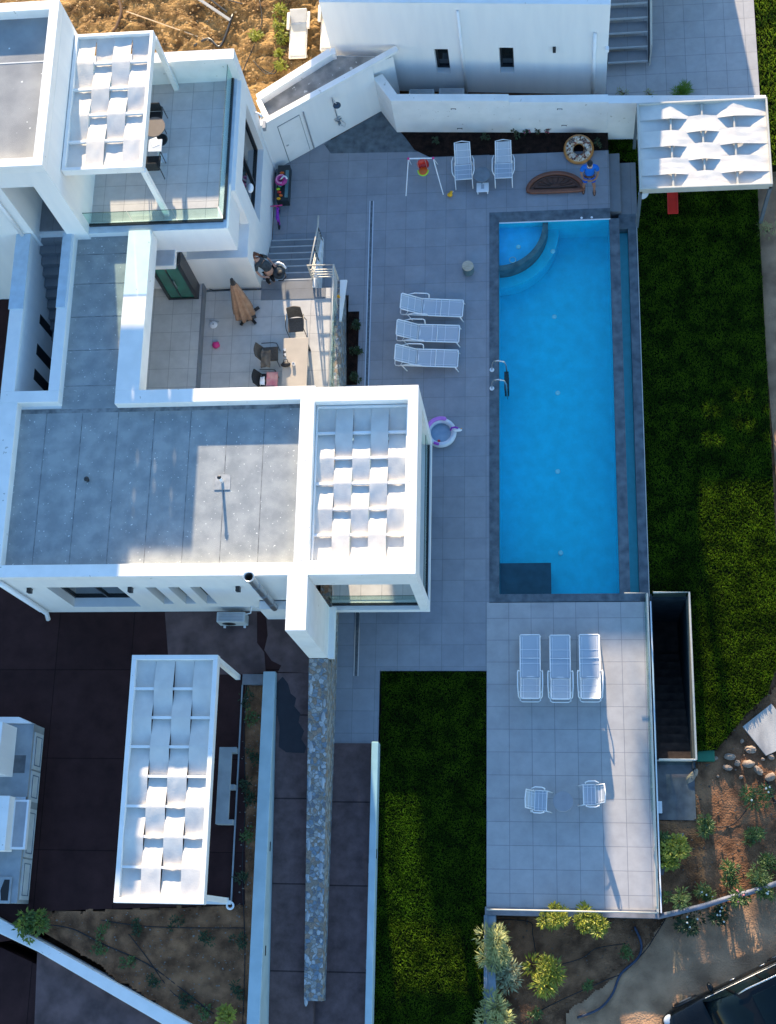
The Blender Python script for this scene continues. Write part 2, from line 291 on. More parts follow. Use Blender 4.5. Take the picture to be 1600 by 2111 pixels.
struct('ramp_wet_patch',MB().prism([(x,y) for x,y in [at(*p,1.05) for p in ((574,1410),(586,1398),(597,1412),(602,1432),(613,1441),(609,1458),(621,1472),(617,1490),(628,1508),(622,1524),(632,1540),(628,1553),(590,1551),(575,1540),(578,1500),(573,1470))]],-.5,lambda x,y:rz(x,y)+.004),MOSSW)
struct('side_path',MB().box(-6.75,-5.30,-6,5.5,-1,.04),CONC2)
struct('planting_soil',MB().prism([(-9.02,7.0),(-8.37,7.0),(-8.37,-6),(-16,-6),(-9.6,-2.3),(-14.6,.1),(-14.75,.5),(-8.64,.84)],-1,1.24),SOIL)
lumpy('planting_soil_strip',-15,-8.38,-3.2,7.1,1.235,.07,.07,SOIL,inpoly([(-9.0,6.98),(-8.38,6.98),(-8.38,-3.2),(-8.6,-3.2),(-14.5,.2),(-14.7,.52),(-8.66,.82)]),4)
# SW side of the low wall
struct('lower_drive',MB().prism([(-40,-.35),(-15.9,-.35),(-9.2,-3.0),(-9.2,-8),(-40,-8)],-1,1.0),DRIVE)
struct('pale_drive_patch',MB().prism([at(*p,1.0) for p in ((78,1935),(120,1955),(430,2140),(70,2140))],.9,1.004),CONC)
# pool deck
d=MB()
for a,b,c,e in ((-9.08,-6.46,20.0,25.6),(-6.46,-1.98,7.66,9.74),(-6.46,-1.9,9.74,25.6),(-1.9,2.0,22.8,24.93),(-6.46,-5.16,5.5,7.66)): d.box(a,b,c,e,-1,0)
d.box(-8.9,-7.3,25.6,26.0,-1,0)
struct('pool_deck',d,DECK)
struct('lower_terrace',MB().box(-1.98,2.72,.95,9.72,-1,.0).box(-1.979,-1.9,9.72,9.74,-1,-.004),TERR)
struct('slate_paving',MB().prism([at(*p,.004) for p in ((668,297),(787,229),(862,313),(682,316))],-.1,.006),SLATE)
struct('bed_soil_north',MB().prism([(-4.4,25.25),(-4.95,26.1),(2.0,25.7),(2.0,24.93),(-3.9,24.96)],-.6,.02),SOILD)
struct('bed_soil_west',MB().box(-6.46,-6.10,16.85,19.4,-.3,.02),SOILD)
for (x0,x1,y0,y1,z) in ((2.0,2.36,22.75,24.88,-.14),(2.36,2.88,22.72,24.60,-.28)):
    s=MB().box(x0,x1,y0,y1,-1,z); struct('deck_step',s,STEP,bevel=.008)
# north-east neighbour ground
struct('neighbour_paving',MB().box(1.9,6.95,25.85,34,-1,.0),TERR)
struct('east_strip',MB().quad(at3(1560,0,-.38),at3(1640,-10,-.38),at3(1640,1500,-.66),at3(1600,1410,-.66),at3(1605,1050,-.66),at3(1557,450,-.66)),DIRT)
# lawns
LP=[(2.86,22.72),(2.89,24.62),(2.02,24.9),(2.02,25.55),(6.8,25.34),(6.75,22.9),(6.66,11.9),(6.5,8.0),at(1583,1430,-.4),at(1540,1470,-.4),at(1478,1545,-.4),at(1440,1548,-.4),(4.02,5.2),(4.02,9.98),(2.86,9.98)]
struct('lawn_ground',MB().prism(LP,-.9,-.42),LAWNB)
LP2=[(-5.10,7.64),(-2.0,7.64),(-2.0,-6),(-5.10,-6)]
struct('lawn_ground_south',MB().prism(LP2,-.9,-.06),LAWNB)
LP3=[(6.98,34),(9.5,34),(9.5,24.2),(6.98,24.2)]
struct('lawn_ground_north',MB().prism(LP3,-.9,-.15),LAWNB)
def blades(name,poly,z,dens,m,h,w,seed,label):
    q=np.random.RandomState(seed); P=np.array(poly); lo,hi=P.min(0),P.max(0); n=int(dens*(hi-lo).prod()); xy=q.rand(n,2)*(hi-lo)+lo
    x,y=xy[:,0],xy[:,1]; ins=np.zeros(n,bool)
    for i in range(len(P)):
        (x1,y1),(x2,y2)=P[i],P[(i+1)%len(P)]
        if y1==y2: continue
        c=((y1>y)!=(y2>y))&(x<(x2-x1)*(y-y1)/(y2-y1)+x1); ins^=c
    xy=xy[ins]; n=len(xy); a=q.rand(n)*2*np.pi; L=h*(.5+q.rand(n)); ln=L*(.1+q.rand(n)*.8); ww=w*(.6+q.rand(n)*.8)
    dx,dy=np.cos(a),np.sin(a); v=np.zeros((n,4,3))
    v[:,0]=np.stack([xy[:,0]-dy*ww,xy[:,1]+dx*ww,np.full(n,z)],1); v[:,1]=np.stack([xy[:,0]+dy*ww,xy[:,1]-dx*ww,np.full(n,z)],1)
    v[:,2]=np.stack([xy[:,0]+dx*ln*.55+dy*ww*.8,xy[:,1]+dy*ln*.55-dx*ww*.8,z+L*.8],1); v[:,3]=np.stack([xy[:,0]+dx*ln,xy[:,1]+dy*ln,z+L*.85],1)
    me=bpy.data.meshes.new(name); me.vertices.add(n*4); me.vertices.foreach_set('co',v.reshape(-1)); me.loops.add(n*4); me.loops.foreach_set('vertex_index',np.arange(n*4)); me.polygons.add(n)
    me.polygons.foreach_set('loop_start',np.arange(n)*4); me.polygons.foreach_set('loop_total',np.full(n,4)); me.update(); me.materials.append(m)
    o=bpy.data.objects.new(name,me); COL.objects.link(o); tag(o,label,'grass',kind='stuff'); return o
def shrink(P,d):
    c=np.mean(P,0); return [tuple(np.array(p)+(c-np.array(p))/np.linalg.norm(c-np.array(p))*d) for p in P]
blades('lawn_grass',LP,-.43,2200,GRASS,.07,.008,1,'short green lawn running down the east side of the pool')
blades('lawn_grass',LP2,-.07,2200,GRASS,.07,.008,2,'shaded green lawn strip between the low blue-topped wall and the lower terrace')
blades('lawn_grass',LP3,-.16,700,GRASS2,.1,.014,3,'bright sunlit grass past the tiled yard in the upper right corner')
# ---------------- pool ----------------
struct('pool_basin',MB().quad((-1.59,9.99,-1.25),(1.96,9.99,-1.25),(1.96,22.43,-1.25),(-1.59,22.43,-1.25)).quad((-1.59,22.43,-1.25),(1.96,22.43,-1.25),(1.96,22.43,-.03),(-1.59,22.43,-.03)).quad((-1.59,9.99,-.03),(1.96,9.99,-.03),(1.96,9.99,-1.25),(-1.59,9.99,-1.25)).quad((-1.59,9.99,-1.25),(-1.59,22.43,-1.25),(-1.59,22.43,-.03),(-1.59,9.99,-.03)).quad((1.96,22.43,-1.25),(1.96,9.99,-1.25),(1.96,9.99,-.03),(1.96,22.43,-.03)),POOLT)
struct('pool_water',MB().quad((-1.6,9.98,-.04),(1.97,9.98,-.04),(1.97,22.44,-.04),(-1.6,22.44,-.04)),WATER)
struct('trough_basin',MB().box(2.28,2.57,9.98,22.2,-1.3,-.62),mat('trough_tile',(.10,.50,.62),.4))
struct('trough_water',MB().quad((2.28,9.98,-.48),(2.57,9.98,-.48),(2.57,22.2,-.48),(2.28,22.2,-.48)),WATER)
c=MB().box(-1.9,-1.6,9.74,22.8,-1,.006).box(-1.6,2.0,22.44,22.8,-1,.006).box(-1.6,2.0,9.74,9.98,-1,.006)
struct('pool_coping',c,SLATE)
struct('pool_edge_band',MB().box(1.97,2.28,9.98,22.44,-1.3,-.03),SLATE)
struct('trough_wall',MB().box(2.57,2.84,9.74,22.2,-1.3,-.30).box(2.28,2.84,22.2,22.72,-1.3,-.29).box(2.0,2.57,9.74,9.98,-1.3,-.02),SLATE)
struct('pool_wall_trim',MB().box(2.84,2.862,9.74,22.72,-1.3,-.285),RAIL)
struct('pool_line',MB().box(-1.58,2.0,22.405,22.438,-.035,-.015),MTLW)
# spa ledge: stone arc and bright seat inside it
a=MB(); n=20; prof=[]
def arc(mb,r0,r1,z0,z1,cx,cy,ex=1.05):
    pts=[(cx+math.sin(t)*r0,cy-math.cos(t)*r0*ex) for t in np.linspace(0,math.pi/2,n)]; pt2=[(cx+math.sin(t)*r1,cy-math.cos(t)*r1*ex) for t in np.linspace(0,math.pi/2,n)]
    for i in range(n-1): mb.prism([pts[i],pts[i+1],pt2[i+1],pt2[i]],z0,z1)
arc(a,1.43,1.60,-1.24,-.12,-1.6,22.44); struct('spa_ledge',a,SLATE)
b=MB(); arc(b,0.01,1.425,-1.24,-.40,-1.6,22.43); struct('spa_floor',b,mat('spa_plaster',(.02,.52,.86),.4))
struct('spa_bench',(lambda q:(arc(q,1.605,1.95,-1.24,-.62,-1.6,22.43),q)[1])(MB()),POOLT)
struct('dark_ledge',MB().box(-1.59,-.05,9.99,11.0,-1.24,-.22),mat('dark_tile_ledge',(.012,.05,.085),.5,(.006,.028,.055),3,detail=9))
LAMP=plain('lamp_lens',(.5,.75,.8),.2)
for i,(px,py) in enumerate(((1069,509),(1140,518),(1143,653),(1150,810),(1150,972),(1156,1140))):
    z=-.39 if i==0 else -.61 if i==1 else -1.24
    x,y=at(px,py,z); o=MB().lathe([(0,.02),(.06,.02),(.08,0)],16).build('pool_light',LAMP); o.location=(x,y,z); tag(o,['small round lens on the floor of the corner spa','small round lens just outside the spa ledge','round pool lens nearest the spa on the pool floor','round lens on the pool floor, second after the spa','round lens midway along the pool floor','round lens nearest the south end of the pool'][i],'pool light','lenses set in the pool floor')
for i,(px,py) in enumerate(((1199,449),(1220,448))):
    x,y=at(px,py,.006); o=MB().lathe([(0,.012),(.035,.012),(.04,0)],14).build('coping_light',MTLW); o.location=(x,y,.006); tag(o,['left','right'][i]+' one of two tiny white lights on the coping at the north end','light','white lights on the pool coping')
sk=MB().lathe([(.09,.01),(.11,.014),(.12,0)],20).build('skimmer_ring',STEEL); sk.location=(*at(1057,536,-.395),-.395); tag(sk,'thin metal ring under water near the edge of the corner spa','ring')
# ladder
ld=thing('pool_ladder','chrome pool ladder with two curved handrails over the west coping','ladder',(*at(1022,758),0))
for yy in (17.25,16.62):
    p=[(-1.80,yy-.24,.02),(-1.80,yy-.05,.02),(-1.80,yy,.35),(-1.74,yy+.01,.62),(-1.6,yy+.01,.70),(-1.42,yy,.62),(-1.36,yy,.3),(-1.36,yy,-.9)]
    p=[(-1.82,yy,.01)]+p[2:]; MB().tube(p,.024,10).build('handrail',STEEL,ld,True,True); MB().lathe([(0,.02),(.07,.02),(.075,0)],16,(-1.82,yy,.006)).build('base_ring',MTLW,ld,True)
for z in (-.2,-.45,-.7): MB().box(-1.44,-1.30,16.62,17.25,z,z+.03).build('rung',DARK,ld,True)
# drains
def drain(loc,x0,x1,y0,y1,lab):
    t=thing('channel_drain',lab,'drain',(x0,y0,0)); MB().box(x0,x0+.028,y0,y1,-.02,.008).box(x1-.028,x1,y0,y1,-.02,.008).build('frame',STEEL,t,True)
    b=MB(); b.box(x0+.028,x1-.028,y0,y1,-.02,.003); b.build('slot',mat('drain_slot',(.05,.06,.07),.3,(.12,.13,.14),9),t,True)
drain(0,-5.86,-5.72,15.0,23.4,'long narrow steel channel drain running past the poolside loungers')
drain(0,-5.95,-5.80,7.5,9.9,'short steel channel drain beside the stone wall under the balcony')
# ================= VILLA =================
V=thing('villa','white two-storey modern villa with flat grey roofs, roof terraces and parapets','house',(-11,12,1.3))
def vp(name,mb,m,par=V,**k): return mb.build(name,m,par,True,**k)
# lower wing south facade with openings
fb=MB(); ops=[(1.30,3.35,.68,3.05),(4.12-.01,4.42,1.0,2.98),(4.76,5.08,1.0,2.98),(5.38,5.70,1.0,2.98)]
PX=-15.35; facade(fb,(PX,9.2,1.30),(1,0,0),8.35,3.85,(0,-1,0),.35,ops)
vp('south_wall',fb,WHITE)
for i,o in enumerate(ops): window(V,(PX,9.2,1.3),(1,0,0),(0,-1,0),*o,.35 if i else .36,bars=1 if i==0 else 0)
vp('lower_wing_wall',MB().box(-15.35,-7.0,9.55,14.3,-1,5.15),WHITE)
vp('roof_membrane',MB().box(-14.98,-6.85,9.54,14.22,5.14,5.165).box(-13.79,-12.13,14.22,19.64,5.14,5.165),ROOFM)
pr=MB().box(-15.35,-6.45,9.2,9.55,5.15,5.5).box(-15.5,-14.97,9.55,14.3,5.15,5.5).box(-15.5,-13.78,14.3,14.65,4.6,5.5).box(-12.14,-6.45,14.2,14.6,5.15,5.5).box(-6.85,-6.45,9.55,14.2,4.4,5.5)
vp('parapet',pr,WHITE2,bevel=.01)
vp('void_wall',MB().box(-15.5,-15.1,14.65,19.6,1.2,5.499).box(-14.1,-13.78,14.65,19.6,0,5.499),WHITE)
vp('void_wall_cap',MB().box(-15.53,-15.09,17.2,19.6,5.499,5.54).box(-14.11,-13.84,17.2,19.6,5.499,5.54),mat('painted_cap',(.50,.62,.72),.5))
vp('strip_roof_slab',MB().box(-13.78,-12.14,14.65,19.6,4.85,5.14).box(-12.14,-11.46,14.6,19.6,4.85,5.5),WHITE2)
vp('porch_wall',MB().box(-13.78,-12.95,14.3,19.6,0,4.85),WHITE)
SEAM=mat('bitumen_seam',(.27,.28,.28),.8,(.13,.14,.15),5)
for x in (-14.2,-13.15,-12.1,-11.05,-10.0,-8.95,-7.9): vp('roof_seam',MB().box(x-.012,x+.012,9.56,14.08,5.165,5.1685),SEAM)
for y in (14.9,16.0,17.05,18.1,19.05): vp('roof_seam',MB().box(-13.76,-12.16,y-.012,y+.012,5.165,5.1685),SEAM)
vp('roof_seam',MB().box(-14.95,-6.87,14.08,14.2,5.165,5.169),SEAM)
# slits in void wall
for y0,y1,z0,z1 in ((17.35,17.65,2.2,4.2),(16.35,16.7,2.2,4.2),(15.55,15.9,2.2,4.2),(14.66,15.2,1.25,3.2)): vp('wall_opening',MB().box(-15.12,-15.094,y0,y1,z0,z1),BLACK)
st=MB()
for i in range(20): st.box(-15.09,-14.11,19.9-.263*(i+1),19.9-.263*i,1.0,5.15-.2*(i+1))
st.box(-15.0,-14.0,19.9,22.6,4.4,5.15); vp('void_stairs',st,STEP)
# front box (roofed balcony) and its slab, beams
fx=MB().box(-6.45,-3.58,14.12,14.55,4.4,5.5).box(-6.45,-3.58,9.2,9.6,4.4,5.5).box(-3.87,-3.58,9.6,14.12,4.4,5.5)
fx.box(-3.85,-3.58,9.2,9.46,1.38,4.4).box(-3.85,-3.58,14.29,14.55,1.38,4.4)
vp('balcony_frame',fx,WHITE2,bevel=.01)
vp('balcony_slab',MB().box(-6.45,-3.58,9.2,14.55,1.08,1.38),WHITE)
vp('balcony_floor',MB().box(-6.44,-3.87,9.5,14.4,1.38,1.392),PATIO)
vp('wing_pillar',MB().box(-7.0,-6.449,7.7,9.2,1.75,5.5),WHITE2,bevel=.01)
vp('wing_ledge',MB().box(-6.45,-6.27,7.7,9.2,1.6,1.78),WHITE)
vp('side_block',MB().prism([(-8.35,9.2),(-7.55,9.2),(-7.4,8.75),(-7.0,8.5),(-7.0,9.2)],1.3,2.7).box(-8.35,-7.0,8.95,9.2,1.3,2.6),WHITE)
ef=MB(); ew=MB().box(-6.47,-6.44,10.2,13.6,1.4,4.2); vp('balcony_window',ew,PANE)
def glassrail(par,a,b,z0,z1,n,base=True):
    a=Vector((*a,0));b=Vector((*b,0)); d=(b-a); L=d.length; d.normalize()
    for i in range(n):
        p=a+d*(L*i/n+.01); q=a+d*(L*(i+1)/n-.01); g=MB(); nn=Vector((-d.y,d.x,0))*.008
        g.prism([tuple((p+nn)[:2]),tuple((q+nn)[:2]),tuple((q-nn)[:2]),tuple((p-nn)[:2])],z0,z1); pn=g.build('glass_panel',GLASS,par,True)
        MB().bar((p.x,p.y,z1+.006),(q.x,q.y,z1+.006),.02,.012).build('top_edge',mat('glass_edge',(.08,.13,.12),.3),pn,True)
    if base: MB().bar((a.x,a.y,z0+.03),(b.x,b.y,z0+.03),.075,.09).build('rail_channel',DARK,par,True)
glassrail(V,(-6.43,9.36),(-3.87,9.36),1.39,2.45,1); glassrail(V,(-3.66,9.5),(-3.66,14.25),1.39,2.35,3)
glassrail(V,(-6.43,14.4),(-3.87,14.4),1.39,2.35,1)
vp('stone_plinth',MB().box(-6.85,-6.449,7.66,14.6,-1,1.08),STONE)
# patio
PF=MB().box(-10.9,-6.72,14.6,19.665,-1,1.25); vp('patio_floor',PF,PATIO)
vp('porch_floor',MB().box(-13.0,-10.9,14.6,19.8,-1,1.65),PATIO)
vp('porch_step_face',MB().box(-10.902,-10.86,14.6,19.78,1.252,1.655),STEP)
vp('porch_mat',MB().box(-11.58,-11.26,14.62,15.35,1.65,1.662).box(-11.22,-10.93,14.62,15.35,1.65,1.662),STEP)
rt=MB().prism([(-6.72,14.6),(-6.449,14.6),(-6.44,17.0),(-6.55,19.9),(-6.72,19.9)],-1,1.20); vp('retaining_wall',rt,STONE)
vp('retaining_cap',MB().prism([(-6.53,18.5),(-6.47,18.5),(-6.33,19.9),(-6.55,19.9)],1.2,1.30),WHITE2)
s=MB(); 
for i in range(7): s.box(-9.08,-7.42,21.98-.33*(i+1),21.98-.33*i,-.5,.179*(i+1)-.003)
sg=vp('patio_stairs',s,STEP); nz=MB()
for i in range(7): nz.box(-9.08,-7.42,21.98-.33*i-.03,21.98-.33*i+.012,.179*(i+1)-.012,.179*(i+1)+.004)
nz.build('stair_nosing',mat('pale_nosing',(.45,.47,.48),.5),sg,True)
vp('stair_landing_tread',MB().box(-9.08,-7.0,19.3,19.66,1.25,1.262),STEP)
ss=MB()
for i in range(7): ss.box(-7.42,-7.35,21.98-.33*(i+1),21.98-.33*i+.03,-.5,.179*(i+1)+.06)
vp('stair_stringer',ss,WHITE)
# main block
mb=MB().box(-15.0,-11.0,19.78,24.9,0,5.1).box(-11.0,-9.5,20.2,24.9,0,5.1).box(-14.0,-9.10,19.76,20.9,0,3.30).box(-9.6,-9.45,20.2,20.9,3.3,5.1)
vp('main_block_wall',mb,WHITE)
vp('upper_fascia',MB().box(-13.4,-9.22,19.62,19.98,4.05,5.38).box(-9.55,-9.22,19.98,24.62,4.4,5.38).box(-9.55,-9.22,19.98,21.2,4.05,4.4).box(-14.0,-11.1,19.63,19.98,1.6,4.06),WHITE)
fe=MB(); opE=[(.80,3.45,1.9,4.5)]; facade(fe,(-9.10,20.9,0),(0,1,0),3.715,5.3,(1,0,0),.28,opE); vp('east_wall',fe,WHITE)
window(V,(-9.10,20.9,0),(0,1,0),(1,0,0),*opE[0],.28,bars=1)
vp('strip_window',MB().box(-10.95,-9.62,20.17,20.205,3.32,4.03),PANE)
vp('terrace_floor',MB().box(-13.4,-9.36,19.98,24.62,5.1,5.3),PATIO)
vp('terrace_edge_cap',MB().box(-9.36,-9.20,19.62,24.9,5.38,5.40).box(-13.4,-9.36,19.62,19.95,5.38,5.40),mat('edge_cap',(.60,.66,.72),.6))
vp('terrace_north_wall',MB().box(-13.4,-9.10,24.62,24.96,0,6.4),WHITE2)
glassrail(V,(-13.36,19.86),(-9.36,19.86),5.4,6.15,3); glassrail(V,(-9.33,19.9),(-9.33,24.6),5.4,6.15,4)
# upper storey block
ub=MB().box(-30,-15.0,19.62,24.75,1.2,8.95).box(-14.0,-13.38,19.55,24.75,0,8.95).box(-15.0,-14.0,19.6,24.75,8.15,8.95).box(-15.0,-14.0,22.4,24.75,1,8.2)
vp('upper_block_wall',ub,WHITE)
vp('upper_parapet',MB().box(-30,-13.38,19.55,19.8,8.95,9.3).box(-30,-13.38,24.45,24.75,8.95,9.3).box(-13.65,-13.38,19.8,24.45,8.95,9.3),WHITE2,bevel=.01)
vp('upper_roof',MB().box(-30,-13.64,19.79,24.46,8.94,8.965),mat('upper_roof_felt',(.36,.36,.35),.9,(.26,.265,.265),1.2,.01,60,speck=((.75,.75,.72),7.,.75)))
SEAM2=mat('pale_seam',(.66,.66,.63),.8)
for q_ in ((-15.98,-15.94,19.8,23.4),(-15.94,-13.66,23.0,23.04),(-17.6,-15.98,21.6,21.63)): vp('roof_seam',MB().box(*q_,8.965,8.972),SEAM2)
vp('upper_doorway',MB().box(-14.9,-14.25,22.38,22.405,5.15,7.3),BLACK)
dp=MB().tube([(-15.32,19.54,8.1),(-15.32,19.54,5.6)],.055,10); vp('downpipe',dp,MTLW,smooth=True)
dp=MB().tube([at3(8,1193,5.1)[:2]+(5.15,),(-15.1,9.12,1.75)],.07,10)
vp('downpipe',MB().tube([(-15.02,9.1,5.25),(-15.02,9.1,1.6),(-15.02,8.95,1.4)],.07,10),MTLW,smooth=True)
for px,py,yw in ((60,1209,9.2),(268,1209,9.2),(490,1212,9.2)):
    zz=4.35; x=at(px,py,zz)[0]; vp('wall_lamp',MB().box(x-.06,x+.06,9.06,9.2,zz-.16,zz+.02),DARK,bevel=.01)
vp('wall_lamp',MB().box(-11.9,-11.84,19.5,19.62,4.5,4.6),DARK)
# door box with canopy
vp('door_canopy',MB().box(-11.9,-11.12,19.12,19.70,4.0,4.2),mat('canopy_grey',(.48,.50,.53),.6))
vp('door_canopy_trim',MB().box(-11.92,-11.10,19.09,19.12,4.0,4.205).box(-11.12,-11.09,19.12,19.70,4.0,4.205),WHITE2)
dr=MB().box(-11.96,-10.98,19.22,19.30,1.65,1.75).box(-11.96,-11.87,19.22,19.3,1.75,4.0).box(-11.10,-10.98,19.22,19.3,1.75,4.0).box(-11.05,-10.98,19.3,19.7,1.65,4.0).box(-11.55,-11.51,19.235,19.26,1.75,4.0)
dd=vp('glass_door',dr,DARK); MB().box(-11.87,-11.1,19.25,19.27,1.75,4.0).build('pane',PANEG,dd,True)
MB().bar((-11.45,19.2,2.5),(-11.45,19.2,3.0),.03).build('handle',STEEL,dd,True)
vp('utility_box',MB().box(-8.95,-8.85,24.5,24.75,2.7,2.9),GREYP)
# terrace hose on patio wall base
hz=MB().tube([at3(432,596,1.4),at3(440,599,1.3),at3(470,597,1.27),at3(530,597,1.27)],.015,6).build('garden_hose',DARK,None,smooth=True); tag(hz,'thin dark hose lying along the foot of the patio wall behind the folded parasol','hose')
# ================= pergola builder (woven cloth) =================
def woven(t,x0,x1,y0,y1,z,nstrip,nbeam,axis,amp,beam_h=.09,beam_w=.07,phase=0,edge=.16,bm=None,frame=True,sides='NSEW',pinch=0.,bow=0.):
    bm=bm or WHITE2; w=edge
    if frame:
        f=MB()
        if 'S' in sides: f.box(x0,x1,y0,y0+w,z-.17,z+.11)
        if 'N' in sides: f.box(x0,x1,y1-w,y1,z-.17,z+.11)
        f.box(x0,x0+w,y0+w,y1-w,z-.17,z+.11).box(x1-w,x1,y0+w,y1-w,z-.17,z+.11); f.build('frame',bm,t,True,bevel=.01)
        X0,X1,Y0,Y1=x0+w,x1-w,y0+w,y1-w
    else: X0,X1,Y0,Y1=x0,x1,y0,y1
    if axis=='Y':
        L=(Y1-Y0)/(nbeam+1); S=(X1-X0)/nstrip
        for i in range(1,nbeam+1): MB().box(X0,X1,Y0+L*i-beam_w/2,Y0+L*i+beam_w/2,z-beam_h/2,z+beam_h/2).build('beam',bm,t,True)
    else:
        L=(X1-X0)/(nbeam+1); S=(Y1-Y0)/nstrip
        for i in range(1,nbeam+1): MB().tube([(X0+L*i,Y0,z),(X0+L*i,Y1,z)],beam_w/2,8).build('beam',bm,t,True)
    for k in range(nstrip):
        me=MB(); nu=(nbeam+1)*14; nv=8; par=1 if (k+phase)%2 else -1; i0=0; sd=rnd.random()*50
        from mathutils import noise
        for a in range(nu+1):
            u=a/14.; 
            # over beam = +, under beam = -; flat spans between
            i_=min(int(u),nbeam); w_=u-i_; w_=w_-.02*math.sin(2*math.pi*w_); zz=lambda j:0 if j in (0,nbeam+1) else par*amp*(1 if j%2==0 else -1)
            hh=zz(i_)*(1-w_)+zz(i_+1)*w_; c=math.cos(math.pi*u)
            for b in range(nv+1):
                v=b/nv; s=(v-.5)*S*(.985 if axis=='Y' else 1.16); sag=-.006*(1-(2*v-1)**2)
                pin=(1-pinch*max(0,-par*c)) ; s*=pin
                hb=bow*max(0,par*c)*(1-(2*v-1)**2)
                wr=.012*noise.noise((u*2.3+sd,v*5,sd))
                if axis=='Y': me.v.append((X0+S*(k+.5)+s,Y0+u*L,z+hh+sag+wr+hb))
                else: me.v.append((X0+u*L,Y0+S*(k+.5)+s,z+hh+sag+wr+hb))
        for a in range(nu):
            for b in range(nv):
                q=a*(nv+1)+b; me.f.append((q,q+1,q+nv+2,q+nv+1))
        me.build('cloth_strip',CLOTH,t,True,smooth=True)
P1=thing('pergola','white roof terrace pergola with woven cloth, beside the upper grey roof','pergola',(-12.3,22.3,5.3))
woven(P1,-13.36,-11.05,20.15,24.55,7.9,4,4,'Y',.068,edge=.10,phase=1)
for y in (20.2,24.45): MB().box(-11.16,-11.02,y-.07,y+.07,5.3,7.78).build('post',WHITE2,P1,True)
P2=thing('pergola','white woven cloth canopy filling the balcony roof that juts towards the pool','pergola',(-5.2,11.8,4.4))
woven(P2,-6.44,-3.88,9.62,14.1,5.12,5,5,'Y',.068,edge=.05,phase=1)
P3=thing('pergola','freestanding white pergola with woven cloth over the dark driveway','pergola',(-10.2,4,1.3))
woven(P3,-11.49,-9.08,.77,7.32,4.08,4,7,'Y',.068,edge=.13,phase=1)
for y in (.95,7.22): MB().box(-9.22,-9.08,y-.07,y+.07,1.3,3.9).build('post',WHITE2,P3,True)
for y in (.95,7.22): MB().box(-11.45,-11.31,y-.07,y+.07,1.3,3.9).build('post',WHITE2,P3,True)
MB().box(-10.55,-9.0,.84,.95,1.3,1.45).build('base_rail',WHITE2,P3,True)
P4=thing('pergola','pergola of cream cloth over grey bars on the east lawn beyond the steps','pergola',(4.8,23.7,-.4))
woven(P4,2.82,6.82,22.25,25.30,1.97,6,3,'X',.085,beam_w=.07,bm=RAIL,edge=.06,phase=1)
for x in (2.86,6.78):
    for y in (22.3,25.2): MB().box(x-.05,x+.05,y-.05,y+.05,-.4,1.92).build('post',mat('grey_post',(.12,.15,.18),.4),P4,True)
# ================= NEIGHBOUR HOUSE =================
N=thing('neighbour_house','large white house at the top of the yard with two narrow dark windows','house',(-2.5,30,0))
def np_(name,mb,m,**k): return mb.build(name,m,N,True,**k)
ux=Vector((8.90,-.67,0)); LN=ux.length; ux.normalize(); nrm=Vector((ux.y,-ux.x,0))*1
nrm=Vector((-(-ux.y),-ux.x,0)); nrm=Vector((ux.y,-ux.x,0))
f=MB(); NO=[(4.40-.5,4.40-.02,1.55,2.75),(6.1,6.58,1.5,2.75)]
# find positions of the two windows on the facade plane
def onN(px,py):
    d=RM@np.array([px-CX,-(py-CY),-FPX]); o=np.array([0,0,CH]); p0=np.array([-6.95,27.7,0]); nn=np.array(nrm); t=nn.dot(p0-o)/nn.dot(d); p=o+d*t; return float((p-p0).dot(np.array(ux))),float(p[2])
ops=[]
for (a,b) in (((893,101),(931,153)),((1027,98),(1062,152))):
    u0,v1=onN(*a); u1,v0=onN(*b); ops.append((min(u0,u1)+.02,max(u0,u1)-.02,v0+.06,v1))
facade(f,(-6.95,27.7,0),ux,LN,4.66,nrm,.3,ops); np_('south_wall',f,WHITE)
for o in ops: window(N,(-6.95,27.7,0),ux,nrm,*o,.3,bars=0)
bk=lambda x,y,d:tuple((Vector((x,y,0))-nrm*d)[:2])
A_=(-6.95,27.7);B_=(1.95,27.03)
np_('ground_floor_wall',MB().prism([bk(*A_,.3),bk(*B_,.3),bk(*B_,7),bk(*A_,7)],0,4.50),WHITE)
np_('parapet',MB().prism([A_,B_,bk(*B_,.3),bk(*A_,.3)],4.662,4.70),WHITE2)
np_('upper_shade_block',MB().box(-8.45,-7.6,32,38,4.6,5.9).box(-7.6,-2.7,32,38,4.5,8.95).box(-2.7,1.1,32,38,4.5,6.6),WHITE)  # unseen upper blocks, added and sized to shade the deck, terrace and lawn
np_('east_shade_block',MB().box(2.0,5.6,31.2,36,0,3.65),WHITE)  # unseen wing, added to throw shade over the yard and east lawn
for px,top,bot,w in ((948,(943,0),(962,190),.05),(1220,(1220,66),(1222,192),.06)):
    u0,v0=onN(*top); u1,v1=onN(*bot); v0=min(v0,4.4)
    a=Vector((-6.95,27.7,0))+ux*u1+nrm*.06; np_('downpipe',MB().tube([(a.x,a.y,max(v1,.05)),(a.x,a.y,v0)],w,10),MTLW,smooth=True)
for px,py in ((1143,98),(1257,92)):
    u0,v0=onN(px,py) if px<1200 else (LN-.02,2.6); a=Vector((-6.95,27.7,0))+ux*u0+nrm*.05; np_('wall_lamp',MB().box(a.x-.05,a.x+.05,a.y-.08,a.y+.05,v0-.1,v0+.05),DARK if px<1200 else MTLW)
